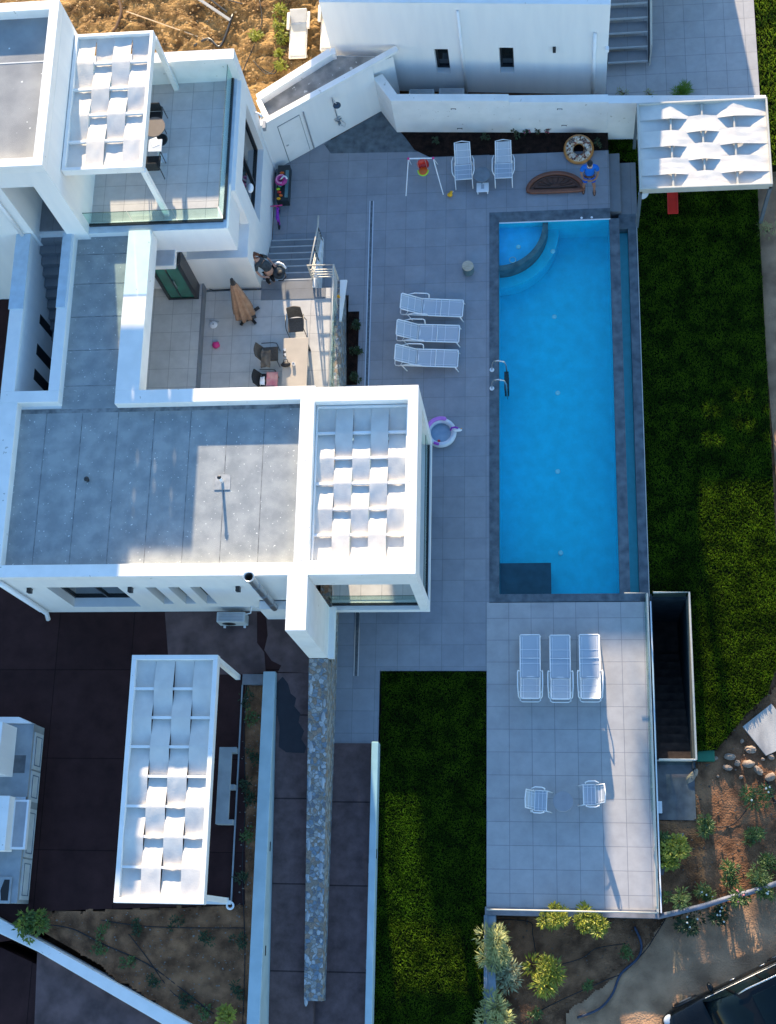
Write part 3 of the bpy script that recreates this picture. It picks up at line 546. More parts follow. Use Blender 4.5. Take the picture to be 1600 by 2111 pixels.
# neighbour stairs
NS=thing('outdoor_stairs','grey open-tread outdoor stairs with railing beside the neighbouring house','stairs',(2.7,28,0))
for i in range(7):
    y=28.05+i*.42; z=.30+i*.20; tr=MB().box(2.05,3.35,y,y+.40,z-.06,z).build('tread',STEP,NS,True); MB().box(2.05,3.35,y-.02,y+.015,z-.07,z+.006).build('nosing',mat('pale_nosing',(.45,.47,.48)),tr,True)
MB().bar((3.40,28.05,.2),(3.40,31.0,1.6),.05,.2).bar((2.03,28.05,.2),(2.03,31.0,1.6),.04,.2).build('stringer',DARK,NS,True)
MB().tube([(3.42,28.0,.1),(3.42,28.0,1.2),(3.42,31.0,2.6)],.025,8).tube([(3.42,28.05,.7),(3.42,31,2.1)],.015,6).build('handrail',RAIL,NS,True)
# ================= WALLS, SHED =================
SH=thing('shed','low white outbuilding with a grey flat roof and white door','shed',(-7.5,26,0))
A=(-9.1,24.72);Bp=(-5.55,26.80); sv=Vector((Bp[0]-A[0],Bp[1]-A[1],0)); SL=sv.length; sv.normalize(); sn=Vector((sv.y,-sv.x,0)); H_=2.5
f=MB(); facade(f,(A[0],A[1],0),sv,SL,H_,sn,.2,[]); f.build('front_wall',WHITE,SH,True)
rp=[at(*p,2.5) for p in ((538,254),(512,192),(688,108),(832,113),(785,142))]
ip=lambda P,d:shrink(P,d)
bod=[A,Bp,(-4.62,27.45),(-6.9,27.62),(-9.3,25.85)]
vb=[(x,y) for x,y in bod]
inn=[tuple((Vector((A[0],A[1],0))-sn*.2+sv*.02)[:2]),tuple((Vector((Bp[0],Bp[1],0))-sn*.2)[:2]),(-4.9,27.3),(-6.85,27.45),(-9.15,25.95)]
MB().prism(inn,0,2.30).build('body',WHITE,SH,True)
MB().prism(shrink(inn,.03),2.3,2.315).build('roof_felt',mat('shed_felt',(.36,.355,.34),.9,(.20,.205,.20),2.2,.01,40,speck=((.6,.6,.58),5,.7)),SH,True)
pp=MB()
def strip(mb,a,b,w,z0,z1):
    a=Vector((*a,0));b=Vector((*b,0));d=(b-a).normalized();n=Vector((-d.y,d.x,0))*w/2; mb.prism([tuple((a+n)[:2]),tuple((b+n)[:2]),tuple((b-n)[:2]),tuple((a-n)[:2])],z0,z1)
o1=Vector((A[0],A[1],0))-sn*.1; o2=Vector((Bp[0],Bp[1],0))-sn*.1+sv*1.0
strip(pp,tuple(o1[:2]),tuple(o2[:2]),.2,2.502,2.62); strip(pp,(-9.22,25.82),(-6.9,27.4),.25,2.3,2.62); strip(pp,(-8.85,25.0),(-9.2,25.75),.16,2.3,2.615); strip(pp,(-6.9,27.4),(-6.75,27.42),.25,2.3,2.6)
pp.build('parapet',WHITE2,SH,True,bevel=.01)
def onS(u,v,d=0): p=Vector((A[0],A[1],0))+sv*u+sn*d; return (p.x,p.y,v)
dm=MB()
for u in (.55,1.35): dm.bar(onS(u,.02,.004),onS(u,2.15,.004),.02,.02)
dm.bar(onS(.55,2.15,.004),onS(1.35,2.15,.004),.02,.02); do=dm.build('door',mat('door_shadow_gap',(.25,.28,.3),.6),SH,True)
MB().obox(onS(.95,1.08,.012),(.78,.02,2.1),math.atan2(sv.y,sv.x)).build('door_leaf',WHITE2,do,True)
MB().bar(onS(.62,1.0,.05),onS(.70,1.0,.05),.02).build('handle',STEEL,do,True)
MB().bar(onS(-.02,.02,.1),onS(-.02,2.4,.1),.04).build('downpipe',MTLW,SH,True)
MB().tube([onS(1.5,.02,.03),onS(1.5,2.2,.03)],.025,8).build('cable_pipe',GREYP,SH,True)
# shower
sh=thing('outdoor_shower','chrome outdoor shower with round head on the white shed wall','shower',onS(2.55,0,0))
MB().tube([onS(2.55,.55,.05),onS(2.55,2.15,.05),onS(2.55,2.2,.12),onS(2.55,2.2,.35)],.018,8).build('riser',STEEL,sh,True); MB().lathe([(0,.02),(.12,.015),(.13,0),(0,0)],20,onS(2.55,2.15,.38)).build('shower_head',mat('dark_chrome',(.08,.09,.1),.2,metal=.8),sh,True)
MB().obox(onS(2.55,.95,.07),(.24,.06,.06),math.atan2(sv.y,sv.x)).obox(onS(2.55,.8,.1),(.1,.1,.12),math.atan2(sv.y,sv.x)).build('mixer',STEEL,sh,True)
MB().tube([onS(2.6,.9,.08),onS(2.75,.6,.12),onS(2.7,.4,.12),onS(2.6,.6,.1)],.012,6).build('hose',STEEL,sh,True)
GW=thing('garden_wall','long white garden wall with two rows of slot lights north of the pool','wall',(-1,25.8,0))
pl=[(-5.62,27.0),(-4.98,25.98),(6.9,25.52)]
w=MB(); strip(w,(-5.50,26.85),(-4.90,25.92+.13),.25,0,1.85); w.box(-5.0,-1.3,25.92,26.17,0,1.85)
w=MB(); w.prism([(-5.60,26.85),(-5.0,25.95),(-4.80,26.2),(-5.3,26.98)],0,1.85); w.prism([(-5.0,25.95),(-1.2,25.74),(-1.2,26.0),(-4.80,26.2)],0,1.852).prism([(-1.2,25.74),(1.95,25.57),(1.95,25.86),(-1.2,26.0)],0,1.78).prism([(1.95,25.57),(6.85,25.34),(6.85,25.60),(1.95,25.86)],-.4,1.72)
w.build('wall',WHITE2,GW,True,bevel=.008)
for px,py,z in ((935,217,1.4),(948,265,.25),(1154,222,1.4),(1163,260,.45)):
    x=at(px,py,z)[0]; yy=25.95-(x+5)*.0545; q=MB().obox((x,yy-.004,z),(.17,.03,.05),-.0545).build('slot_light',DARK,GW,True); MB().obox((x,yy-.022,z),(.12,.01,.025),-.0545).build('lens',MTLW,q,True)
kb=MB().box(2.1,6.9,26.25,26.42,0,.18); o=kb.build('kerb',CONCL); tag(o,'low pale kerb across the tiled yard behind the cloth pergola','kerb')
# stone wall
SWt=lambda x,y:1.78-(7.7-y)*.125
sw=MB().prism([(-7.0,7.68),(-6.45,7.68),(-6.47,-1.66),(-6.98,-1.66)],-1,SWt); o=sw.build('stone_wall',STONE); tag(o,'long rubble stone wall running south from under the white wing pillar','wall')
# individual cap stones on its top
cap=MB(); y=7.5; q=random.Random(5)
def capstones():
    y=7.55
    while y>-1.6:
        for (xa,xb) in ((-6.99,-6.8),(-6.66,-6.47)):
            l=q.uniform(.14,.5); 
            if q.random()<.6:
                w_=q.uniform(.1,.17); x=xa+w_/2+.005 if xa<-6.9 else xb-w_/2-.005
                cap.blob((x,y-l/2,SWt(0,y-l/2)-.025),(w_*.45,l*.45,.05),5,.12,int(y*100)+int(xa*10))
        y-=q.uniform(.3,.5)
capstones(); 
co_=cap.build('cap_stones',mat('cap_stone',(.42,.46,.49),.7,(.25,.28,.32),2.5,.01,30,mix=(.3,.7)),o); 
def capwall(name,x0,x1,y0,y1,zt,lab,m=BLUEW,rot=None):
    o=MB().box(x0,x1,y0,y1,-1,zt).build(name,m,bevel=.02); tag(o,lab,'wall'); return o
LW=capwall('low_wall',-8.37,-8.01,-6,7.36,1.52,'pale blue low wall between the planted strip and the ramp path')
RW=capwall('low_wall',-5.30,-5.10,-6,5.5,.42,'slim pale blue low wall between the brown path and the lawn strip')
for w_,x,z,sd,n_ in ((LW,-8.008,1.2,1,((1432,),(1745,),(1960,))),(RW,-5.098,.3,1,((1760,),)),(RW,-5.302,.3,-1,((1790,),(1988,)))):
    for (py,) in n_: yy=at(560 if x<-7 else 770,py,z)[1]; MB().box(x-.012,x+.012,yy-.13,yy+.13,z-.05,z+.03).build('slot_light',DARK if sd>0 else MTLW,w_,True)
o=MB().box(-9.0,-8.37,7.0,7.3,1.0,1.42).build('planter_kerb',CONCL); tag(o,'short grey concrete kerb closing the north end of the planted strip','kerb')
# white boundary wall south-west
bw=MB().prism([(-18,1.55),at(0,1893,1.5),at(80,1938,1.5),at(440,2138,1.5),at(380,2138,1.5),at(78,1962,1.5),at(0,1925,1.5),(-18,.95)],.9,1.5); o=bw.build('boundary_wall',WHITE2,bevel=.02); tag(o,'rough white boundary wall crossing the lower left corner','wall')
# walls round lower terrace
tw=thing('terrace_railing','long grey and glass railing down the east edge of the lower terrace','railing',(2.78,5,0))
MB().box(2.72,2.80,.87,9.95,-1,.06).build('kerb_beam',RAIL,tw,True,bevel=.006); MB().box(2.84,2.88,.87,9.74,-.3,.0).build('outer_trim',MTLW,tw,True)
gp_=MB().prism([(2.66,9.75),(2.672,9.75),(2.672,3.6),(2.66,3.6)],.06,.95); g_=gp_.build('glass_panel',GLASS,tw,True)
MB().tube([(2.70,.95,.98),(2.70,9.75,.98),(2.05,9.75,.98)],.022,8).build('handrail',RAIL,tw,True,smooth=True)
for y in (1.0,2.6,4.3,6.0,7.7,9.4): MB().box(2.68,2.72,y-.02,y+.02,.05,.98).build('post',RAIL,tw,True)
tw2=thing('terrace_railing','pale grey railing along the south edge of the lower terrace above the shrubs','railing',(.4,.95,0))
MB().box(-2.02,2.80,.72,.95,-1,.05).build('kerb_beam',CONCL,tw2,True,bevel=.006); MB().tube([(-1.95,.86,.55),(2.75,.86,.55)],.022,8).build('handrail',RAIL,tw2,True,smooth=True)
for x in (-1.9,-.35,1.2,2.7): MB().box(x-.02,x+.02,.84,.88,.05,.55).build('post',RAIL,tw2,True)
o=MB().box(-2.05,-1.72,-6,.72,-1,.03).box(-2.0,-1.95,-6,.72,.03,.07).build('terrace_wall',mat('grey_wall',(.22,.27,.31),.7,(.16,.20,.24),3),bevel=.01); tag(o,'grey low wall between the lawn strip and the shrub bed','wall')
# stairwell
SWL=thing('basement_stairwell','sunken dark concrete stairwell with metal and glass railing beside the lawn','stairs',(3.4,7.5,-.4))
MB().box(2.86,2.90,4.9,9.96,-3.6,-.02).box(3.92,4.0,4.9,9.96,-3.6,-.40).box(2.9,3.92,9.86,9.96,-3.6,-.30).build('walls',mat('pit_wall',(.05,.065,.075),.8,(.03,.04,.05)),SWL,True)
tr=MB()
for i in range(13): tr.box(2.90,3.92,5.15+.28*i,5.15+.28*(i+1),-3.8,-.62-.2*(i+1))
tr.box(2.90,3.92,5.15+.28*13,9.86,-4,-3.4); tr.build('treads',mat('pit_tread',(.085,.065,.055),.8,(.05,.04,.036),4),SWL,True)
MB().box(2.90,3.98,3.45,5.15,-1,-.60).build('landing',mat('landing_concrete',(.16,.155,.16),.8,(.10,.095,.10),3,.004,50),SWL,True)
MB().box(2.9,3.98,5.11,5.15,-.6,-.5).build('threshold',RAIL,SWL,True)
MB().tube([(2.92,9.92,.35),(3.96,9.92,.35),(3.96,5.05,.35)],.03,8).tube([(2.92,5.05,.35),(3.96,5.05,.35)],.03,8).build('handrail',RAIL,SWL,True)
for y in (9.9,8.3,6.7,5.1): MB().bar((3.96,y,-.5),(3.96,y,.35),.05,.05).build('post',DARK,SWL,True)
MB().box(3.93,3.945,5.1,9.85,-.38,.32).build('glass_panel',mat('frosted_panel',(.30,.29,.24),.4,(.25,.24,.2)),SWL,True)
MB().box(2.95,3.9,9.93,9.945,-.3,.32).build('end_panel',mat('dark_green_panel',(.06,.08,.07),.3),SWL,True); MB().box(2.95,3.9,5.0,5.015,-.5,.32).build('end_panel',GLASS,SWL,True)
# roadside rail / fence
rf=thing('roadside_pipe_rail','thick dark pipe rail curving along the dirt road among the oleanders','rail',(*at(1480,1860,-.2),-.7))
pts=[at3(*p,-.15) for p in ((1355,1890),(1400,1880),(1450,1868),(1500,1852),(1550,1838),(1620,1815))]; MB().tube(pts,.075,10).build('pipe',mat('weathered_pipe',(.22,.23,.27),.6,(.12,.13,.16),4,.006,40),rf,True,smooth=True)
for i in (1,3,5): MB().tube([pts[i],(pts[i][0],pts[i][1],-.7)],.03,6).build('post',DARK,rf,True)
# ================= FURNITURE =================
def flip(o,px,py,z,rz,label,group=None):
    o.location=(*at(px,py,z),z); o.rotation_euler=(0,0,rz)
    if label: o['label']=label
    if group: o['group']=group
    return o
def sling(parent,name,P0,P1,w,n=14,m=None):   # fabric band with a few seams between two end points
    a=Vector(P0);b=Vector(P1); mb=MB(); up=Vector((0,0,1))
    for i in range(n+1):
        p=a.lerp(b,i/n); s=-.025*math.sin(math.pi*i/n); mb.v+= [(p.x,p.y-w/2,p.z+s),(p.x,p.y,p.z+s-.012),(p.x,p.y+w/2,p.z+s)]
    for i in range(n):
        q=i*3; mb.f+=[(q,q+1,q+4,q+3),(q+1,q+2,q+5,q+4)]
    o=mb.build(name,m or MESHW,parent,smooth=True)
    sm=MB()
    for t in (.33,.66):
        p=a.lerp(b,t); s=-.025*math.sin(math.pi*t)+.004; sm.bar((p.x,p.y-w/2,p.z+s),(p.x,p.y+w/2,p.z+s),.014,.006)
    for y in (-w/2+.06,w/2-.06): sm.bar((a.x,y,a.z+.002),(b.x,y,b.z+.002),.008,.006) if abs(a.z-b.z)>.1 else sm.bar((a.x,y,a.z-.008),(b.x,y,b.z-.008),.008,.006)
    sm.build('seam',MTLW,o); return o
def lounger():
    t=thing('sun_lounger','','lounger')
    r=.018; w=.29
    fr=MB().tube([(.98,-w,.33),(-.55,-w,.36),(-.95,-w,.36),(-.98,-w+.06,.36),(-.98,w-.06,.36),(-.95,w,.36),(-.55,w,.36),(.98,w,.33)],r,8).tube([(.98,-w,.33),(1.0,-w+.03,.33),(1.0,w-.03,.33),(.98,w,.33)],r,8)
    fr.tube([(.3,-w,.34),(.3,w,.34)],r*.8,6).tube([(-.25,-w,.34),(-.25,w,.34)],r,6); fr.build('frame',MTLW,t,smooth=True)
    sling(t,'seat',(.97,0,.345),(-.28,0,.365),2*w-.03)
    bk=MB().tube([(-.28,-w+.02,.37),(-.92,-w+.02,.74),(-.95,-w+.05,.76),(-.95,w-.05,.76),(-.92,w-.02,.74),(-.28,w-.02,.37)],r,8).tube([(-.31,-w,.37),(-.31,w,.37)],r*.8,6).build('backrest',MTLW,t,smooth=True)
    sling(bk,'back_sling',(-.33,0,.40),(-.93,0,.75),2*w-.07)
    for s in (-1,1):
        MB().tube([(-.10,s*(w),.35),(-.10,s*(w+.06),.55),(-.16,s*(w+.07),.60),(-.55,s*(w+.07),.60),(-.85,s*(w+.05),.46),(-.9,s*w,.36)],r,8).build('armrest',MTLW,t,smooth=True)
        MB().tube([(.92,s*w,.33),(1.02,s*(w+.02),0)],r,8).build('leg',MTLW,t,smooth=True); MB().tube([(-.75,s*w,.35),(-.62,s*(w+.03),0)],r,8).build('leg',MTLW,t,smooth=True)
    MB().tube([(-.8,-w,.36),(-.62,0,.5),(-.8,w,.36)],r*.7,6).build('back_prop',MTLW,t,smooth=True)
    return t
L0=lounger(); used=False
GPL='white sun loungers lined up beside the pool'
for i,(px,py,a,lab) in enumerate(((890,634,-4,'white mesh sun lounger of the poolside trio nearest the round wooden stump'),(882,687,-3,'middle white mesh sun lounger of the poolside trio'),(879,738,-3,'white mesh sun lounger of the poolside trio nearest the balcony corner'))):
    o=L0 if i==0 else copy_tree(L0); flip(o,px,py,.33,R(a),lab,GPL); o.location.z=.003
for i,(px,py,a,lab) in enumerate(((1093,1378,90,'leftmost white sun lounger of the three laid on the lower terrace'),(1155,1379,90,'middle white sun lounger of the three laid on the lower terrace'),(1216,1378,90,'white sun lounger on the lower terrace nearest the east railing'))):
    o=copy_tree(L0); flip(o,px,py,.33,R(a),lab,'white sun loungers on the lower terrace'); o.location.z=.003
SND=mat('cream_plastic',(.78,.74,.66),.5,(.70,.66,.58),4)  # cream plastic of the chunky loungers, mottled between two close tones
def chunky(name,px,py,lab):
    t=thing(name,lab,'lounger',(*at(px,py,1.35),1.27)); s=MB().box(-.30,.30,-.95,.45,.25,.33).build('seat',SND,t,bevel=.03)
    MB().obox((0,.62,.42),(.58,.45,.07),0,R(32)).build('backrest',SND,t,bevel=.03); MB().box(-.26,.26,-.88,.35,.333,.35).build('cushion_panel',mat('cream_pad',(.72,.68,.58),.8),t,bevel=.01)
    for s_ in (-1,1):
        MB().box(s_*.34-.05,s_*.34+.05,.1,.75,.38,.46).build('armrest',SND,t,bevel=.02)
        for y in (-.8,.5): MB().box(s_*.27-.035,s_*.27+.035,y-.04,y+.04,0,.26).build('leg',SND,t)
    return t
o=chunky('sun_lounger',618,78,'chunky cream plastic sun lounger standing on the ochre earth in full sun')
o=chunky('sun_lounger',682,62,'cream plastic lounger half hidden behind the corner of the neighbouring house')
def armchair(kind):
    t=thing('lounge_chair','','chair'); r=.016; w=.28; low=kind=='low'
    x0,x1=(-.42,.42) if low else (-.26,.26); zs=.36 if low else .42
    MB().tube([(x1,-w,zs),(x0*.3,-w,zs-.03),(x0*.3,w,zs-.03),(x1,w,zs)],r,8).tube([(x1,-w,zs),(x1,w,zs)],r,8).build('frame',MTLW,t,smooth=True)
    sling(t,'seat',(x1-.01,0,zs+.01),(x0*.3,0,zs-.02),2*w-.03)
    bx=x0-.28 if low else x0-.06; bz=.78 if low else .86
    bk=MB().tube([(x0*.3,-w+.02,zs-.02),(bx,-w+.03,bz),(bx-.02,0,bz+.04),(bx,w-.03,bz),(x0*.3,w-.02,zs-.02)],r,8).build('backrest',MTLW,t,smooth=True); sling(bk,'back_sling',(x0*.3-.02,0,zs),(bx+.01,0,bz-.02),2*w-.07)
    for s in (-1,1):
        MB().tube([(x1-.08,s*w,zs),(x1-.06,s*(w+.05),.58),(x1-.15,s*(w+.08),.61),(x0*.3,s*(w+.08),.61),(x0*.7,s*(w+.03),.58)],r,8).build('armrest',MTLW,t,smooth=True)
        MB().tube([(x1,s*w,zs),(x1+.16,s*w,0)],r,8).build('leg',MTLW,t,smooth=True); MB().tube([(x0*.5,s*w,zs),(x0*.7,s*(w+.02),0)],r,8).build('leg',MTLW,t,smooth=True)
    return t
C0=armchair('low')
flip(C0,955,345,.4,R(-88),'low white mesh lounge chair nearest the child swing by the planted bed','white low lounge chairs by the flower bed'); C0.location.z=.003
o=copy_tree(C0); flip(o,1038,342,.4,R(-90),'low white mesh lounge chair on the pool side of the round grey table','white low lounge chairs by the flower bed'); o.location.z=.003
C1=armchair('std')
flip(C1,1108,1650,.45,R(-3),'white mesh armchair west of the round dark table on the lower terrace','white armchairs on the lower terrace'); C1.location.z=.003
o=copy_tree(C1); flip(o,1222,1638,.45,R(181),'white mesh armchair between the round dark table and the east railing','white armchairs on the lower terrace'); o.location.z=.003
def rtable(px,py,h,r,m,lab):
    t=thing('round_table',lab,'table',(*at(px,py,h),0.003)); MB().lathe([(0,h),(r-.01,h),(r,h-.01),(r,h-.02),(0,h-.02)],40).build('tabletop',m,t,smooth=False)
    for k in range(3): a=k*2.094+.5; MB().tube([(r*.6*math.cos(a),r*.6*math.sin(a),h-.02),(r*.75*math.cos(a),r*.75*math.sin(a),0)],.014,6).build('leg',m,t)
    return t
rtable(993,359,.48,.28,mat('grey_table',(.17,.20,.23),.5,(.13,.155,.18),5),'low round grey table between the two low white lounge chairs')
rtable(1161,1652,.55,.29,mat('smoked_table',(.29,.30,.325),.3),'round dark table between the two white armchairs on the lower terrace')
fs=thing('footstool','small white square footstool beside the low round grey table','stool',(*at(995,386,.2),0.003)); MB().box(-.2,.2,-.17,.17,.17,.2).build('seat',MTLW,fs,bevel=.02); MB().box(-.05,.05,-.06,.10,.201,.205).build('handle_slot',MESHW,fs)
for a in (-.16,.16):
    for b in (-.13,.13): MB().box(a-.015,a+.015,b-.015,b+.015,0,.17).build('leg',MTLW,fs)
# stump
st=thing('stump_stool','round stool with a pale wooden top and darker side near the pool edge','stool',(*at(966,560,0),0)); MB().lathe([(.17,0),(.185,.1),(.18,.38),(.17,.40)],32).build('drum',mat('blue_grey_drum',(.09,.15,.17),.6,(.07,.12,.14)),st,smooth=True)
MB().lathe([(0,.425),(.175,.425),(.185,.40),(0,.40)],32).build('top',mat('pale_wood',(.52,.45,.35),.6,(.38,.31,.22),6,streak=(1,8,1)),st)
# swing
RED=plain('red_plastic',(.65,.03,.02),.35); YEL=plain('yellow_plastic',(.85,.42,.01),.35); LIME=plain('lime_plastic',(.45,.75,.04),.4); PINK=plain('pink_plastic',(.72,.03,.22),.4); PURP=plain('purple_plastic',(.25,.02,.38),.35); ORNG=plain('orange_plastic',(.75,.15,.02),.4)
sw_=thing('child_swing','toddler swing with white poles and a red and yellow bucket seat','swing',(*at(875,365,0),0))
hz=1.15; A1,A2=at3(842,327,hz),at3(893,326,hz); B=[at3(837,404,.02),at3(914,401,.02),at3(846,345,.02),at3(903,334,.02)]
MB().tube([A1,A2],.022,8).build('top_bar',MTLW,sw_,True)
for a,b in ((A1,B[0]),(A2,B[1]),(A1,(A1[0]-.02,A1[1]+.45,.02)),(A2,(A2[0]+.05,A2[1]+.45,.02))): MB().tube([a,b],.017,8).build('leg',MTLW,sw_,True)
for a in (A1,A2): MB().blob(a,.045,6).build('joint',PINK,sw_,True,smooth=True)
cx,cy=at(873,353,.45); sx=.13
for s in (-1,1): MB().tube([(A1[0]*.5+A2[0]*.5+s*.12,A1[1]*.5+A2[1]*.5,hz),(cx+s*.15,cy,.55)],.008,6).build('rope',mat('pale_rope',(.5,.35,.35),.7),sw_,True)
se=MB().lathe([(.03,0),(.15,.02),(.19,.12),(.20,.3),(.17,.3),(.14,.08)],20,(cx,cy+.10,.42),.15,math.pi-.15).build('seat_back',RED,sw_,True,smooth=True)
MB().lathe([(.0,.06),(.13,.05),(.17,.02),(.17,0),(0,0)],20,(cx,cy,.42)).build('seat_pan',ORNG,sw_,True,smooth=True)
MB().tube([(cx+.17*math.cos(t),cy-.02+.2*math.sin(t),.55) for t in np.linspace(math.pi,2*math.pi,12)],.022,8).build('front_bar',LIME,sw_,True,smooth=True)
# duck
dk=thing('toy_duck','orange yellow toy duck on the deck near the swing','toy',(*at(928,404,0),0)); MB().blob((0,0,.08),(.09,.075,.08),8).build('body',YEL,dk,smooth=True); MB().blob((.05,.04,.17),.05,8).build('head',YEL,dk,smooth=True); MB().blob((.08,.07,.17),(.03,.02,.01),5).build('beak',ORNG,dk); MB().blob((.08,.09,.12),(.04,.025,.03),6).build('wing',MTLW,dk,smooth=True)
# donut float
DN=thing('donut_float','round inflatable donut with chocolate and white sprinkles leaning by the planted bed','pool float',(*at(1193,308,.15),.14)); DN.rotation_euler=(R(16),0,0)
MB().torus((0,0,.02),.33,.165,48,16,.8).build('ring',mat('caramel_vinyl',(.42,.17,.04),.3,(.5,.22,.06),4),DN,smooth=True)
MB().torus((0,0,.06),.315,.14,48,16,.78).build('icing',stonemat('sprinkle_icing',[(.62,.52,.42),(.12,.05,.03),(.66,.58,.48),(.08,.035,.03),(.50,.36,.24),(.60,.50,.40),(.25,.07,.05),(.10,.07,.07)],15,(.46,.33,.22),.12,.03,.004),DN,smooth=True)
# half round brown float
HF=thing('half_round_mat','brown half-round inflatable float with a sunburst of ridges','pool float',(*at(1145,378,.05),0.01)); W_=.93;
BR1=mat('brown_vinyl',(.17,.055,.028),.45,(.13,.042,.022),3,.004,30); BR2=mat('dark_brown_vinyl',(.075,.03,.02),.5)
def half(mb,rx,ry,z0,z1,y0=0,n=28): mb.prism([(rx*math.cos(t),y0+ry*math.sin(t)) for t in np.linspace(0,math.pi,n)],z0,z1)
b_=MB(); half(b_,W_-.06,.60,0,.06,-.26); b_.build('pad',mat('tan_vinyl',(.12,.042,.02),.5,(.09,.032,.016),3),HF)
pts=[(W_*math.cos(t)*.96,-.26+.62*math.sin(t),.07) for t in np.linspace(0,math.pi,30)]; MB().tube(pts+[(-W_*.8,-.30,.07),(0,-.31,.07),(W_*.8,-.30,.07),pts[0]],.075,10).build('rim',BR1,HF,smooth=True)
pts=[(.70*math.cos(t),-.16+.40*math.sin(t),.07) for t in np.linspace(0,math.pi,26)]; MB().tube(pts+[(0,-.17,.07),pts[0]],.025,8).build('inner_rim',BR2,HF,smooth=True)
for k in range(1,9): a=math.pi*k/9; MB().tube([(.18*math.cos(a),-.12+.08*math.sin(a),.065),(.6*math.cos(a),-.14+.33*math.sin(a),.075)],.022,6).build('ridge',BR2,HF,smooth=True)
# unicorn pool
UP=thing('paddling_pool','small white inflatable paddling pool with purple unicorn trim under the balcony corner','paddling pool',(*at(910,895,0),0.003))
MB().torus((0,0,.12),.40,.085,44,12,1.3).build('ring',mat('white_vinyl',(.62,.66,.72),.35),UP,smooth=True); MB().lathe([(0,.03),(.36,.03)],30).build('floor',mat('pale_blue_vinyl',(.30,.42,.52),.3,(.24,.36,.47),6),UP)
MB().tube([(.43*math.cos(t),.43*math.sin(t),.26) for t in np.linspace(1.15,3.0,16)],[.02]+[.065]*14+[.02],10).build('tail',plain('lilac_vinyl',(.50,.18,.62),.35),UP,smooth=True)
MB().blob((.13-.2,-.25,.06),.05,6).build('ball_print',RED,UP,smooth=True)
MB().blob((.52,.02,.28),(.15,.055,.06),8).build('unicorn_head',MTLW,UP,smooth=True); MB().tube([(.30,0,.30),(.35,.08,.33),(.45,.09,.36),(.55,.06,.34)],.03,8).build('mane',PURP,UP,smooth=True)
MB().tube([(.62,.04,.3),(.68,.05,.38)],[.02,.003],6).build('horn',YEL,UP); MB().tube([(.42*math.cos(t),.42*math.sin(t),.25) for t in np.linspace(4.2,4.6,6)],.05,8).build('hoof',plain('violet_vinyl',(.38,.08,.50),.35),UP,smooth=True); MB().tube([(.40*math.cos(t),.40*math.sin(t),.27) for t in np.linspace(1.5,1.75,4)],.03,6).build('yellow_band',LIME,UP,smooth=True)
# toys near shed corner
RG=thing('swim_ring','pink and purple swan swim ring on top of the toy crates beside the villa wall','swim ring',(*at(580,372,.55),.50)); MB().torus((0,0,.08),.135,.075,30,10,1.).build('ring',plain('magenta_vinyl',(.45,.03,.22),.3),RG,smooth=True); MB().tube([(.15*math.cos(t),.15*math.sin(t),.15) for t in np.linspace(.9,5.0,18)],.025,6).build('trim',plain('rose_vinyl',(.75,.30,.48),.3),RG,smooth=True)
MB().tube([(-.02,0,.1),(.06,.02,.2),(.13,.03,.26),(.2,-.01,.28),(.24,-.07,.25)],.028,8).build('swan_neck',MTLW,RG,smooth=True)
SHF=thing('toy_rack','dark low rack stuffed with toys along the villa wall','rack',(*at(583,385,.3),0))
rx,ry=SHF.location.x,SHF.location.y
MB().box(-.18,.22,-.55,.78,0,.36).build('box',mat('dark_crate',(.02,.03,.035),.5),SHF,bevel=.01); MB().box(.10,.20,-.45,.55,.36,.42).build('lid',mat('teal_lid',(.10,.22,.24),.5),SHF)
q=random.Random(11)
for k in range(9):
    y=-.45+k*.12-.0; x=-.1+q.uniform(-.05,.08); m=[YEL,ORNG,RED,LIME,mat('teal_toy',(.05,.35,.30),.4),YEL,RED,MTLW,ORNG][k]
    if abs(y-.1)<.2 and False: continue
    o=MB().blob((0,0,.05),(.05+q.random()*.03,.045,.05),6,.15,k).build('small_toy',m,smooth=True); o.location=(rx+x,ry+y-.05,.36); tag(o,['yellow plastic toy at the bike end of the toy rack','orange toy second from the bike end of the toy rack','red toy on the rack between an orange and a lime one','lime green toy near the middle of the toy rack','teal toy in the middle of the toy rack','yellow toy just bike-side of the swan ring on the rack','red toy partly under the swan swim ring','white toy tucked under the swan swim ring','orange toy at the shed end of the toy rack'][k],'toy','small toys heaped on the rack')
BK=thing('balance_bike','small purple child bike parked against the villa wall south of the toy rack','bike',(*at(573,443,.3),0.0)); BK.rotation_euler=(0,0,R(94))
for x in (-.30,.30):
    MB().lathe([(.10,-.02),(.14,-.02),(.14,.02),(.10,.02),(.10,-.02)],20).xf(Matrix.Translation((x,0,.14))@Matrix.Rotation(R(90),4,'X')).build('wheel',DARK,BK)
MB().tube([(-.30,0,.16),(-.05,0,.34),(.2,0,.38),(.30,0,.16)],.05,8).build('frame',PURP,BK,smooth=True); MB().blob((-.14,0,.42),(.13,.06,.035),8).build('seat',PURP,BK,smooth=True)
MB().tube([(.2,-.2,.55),(.2,.2,.55)],.018,8).tube([(.22,0,.36),(.2,0,.55)],.018,6).build('handlebar',PINK,BK,smooth=True)
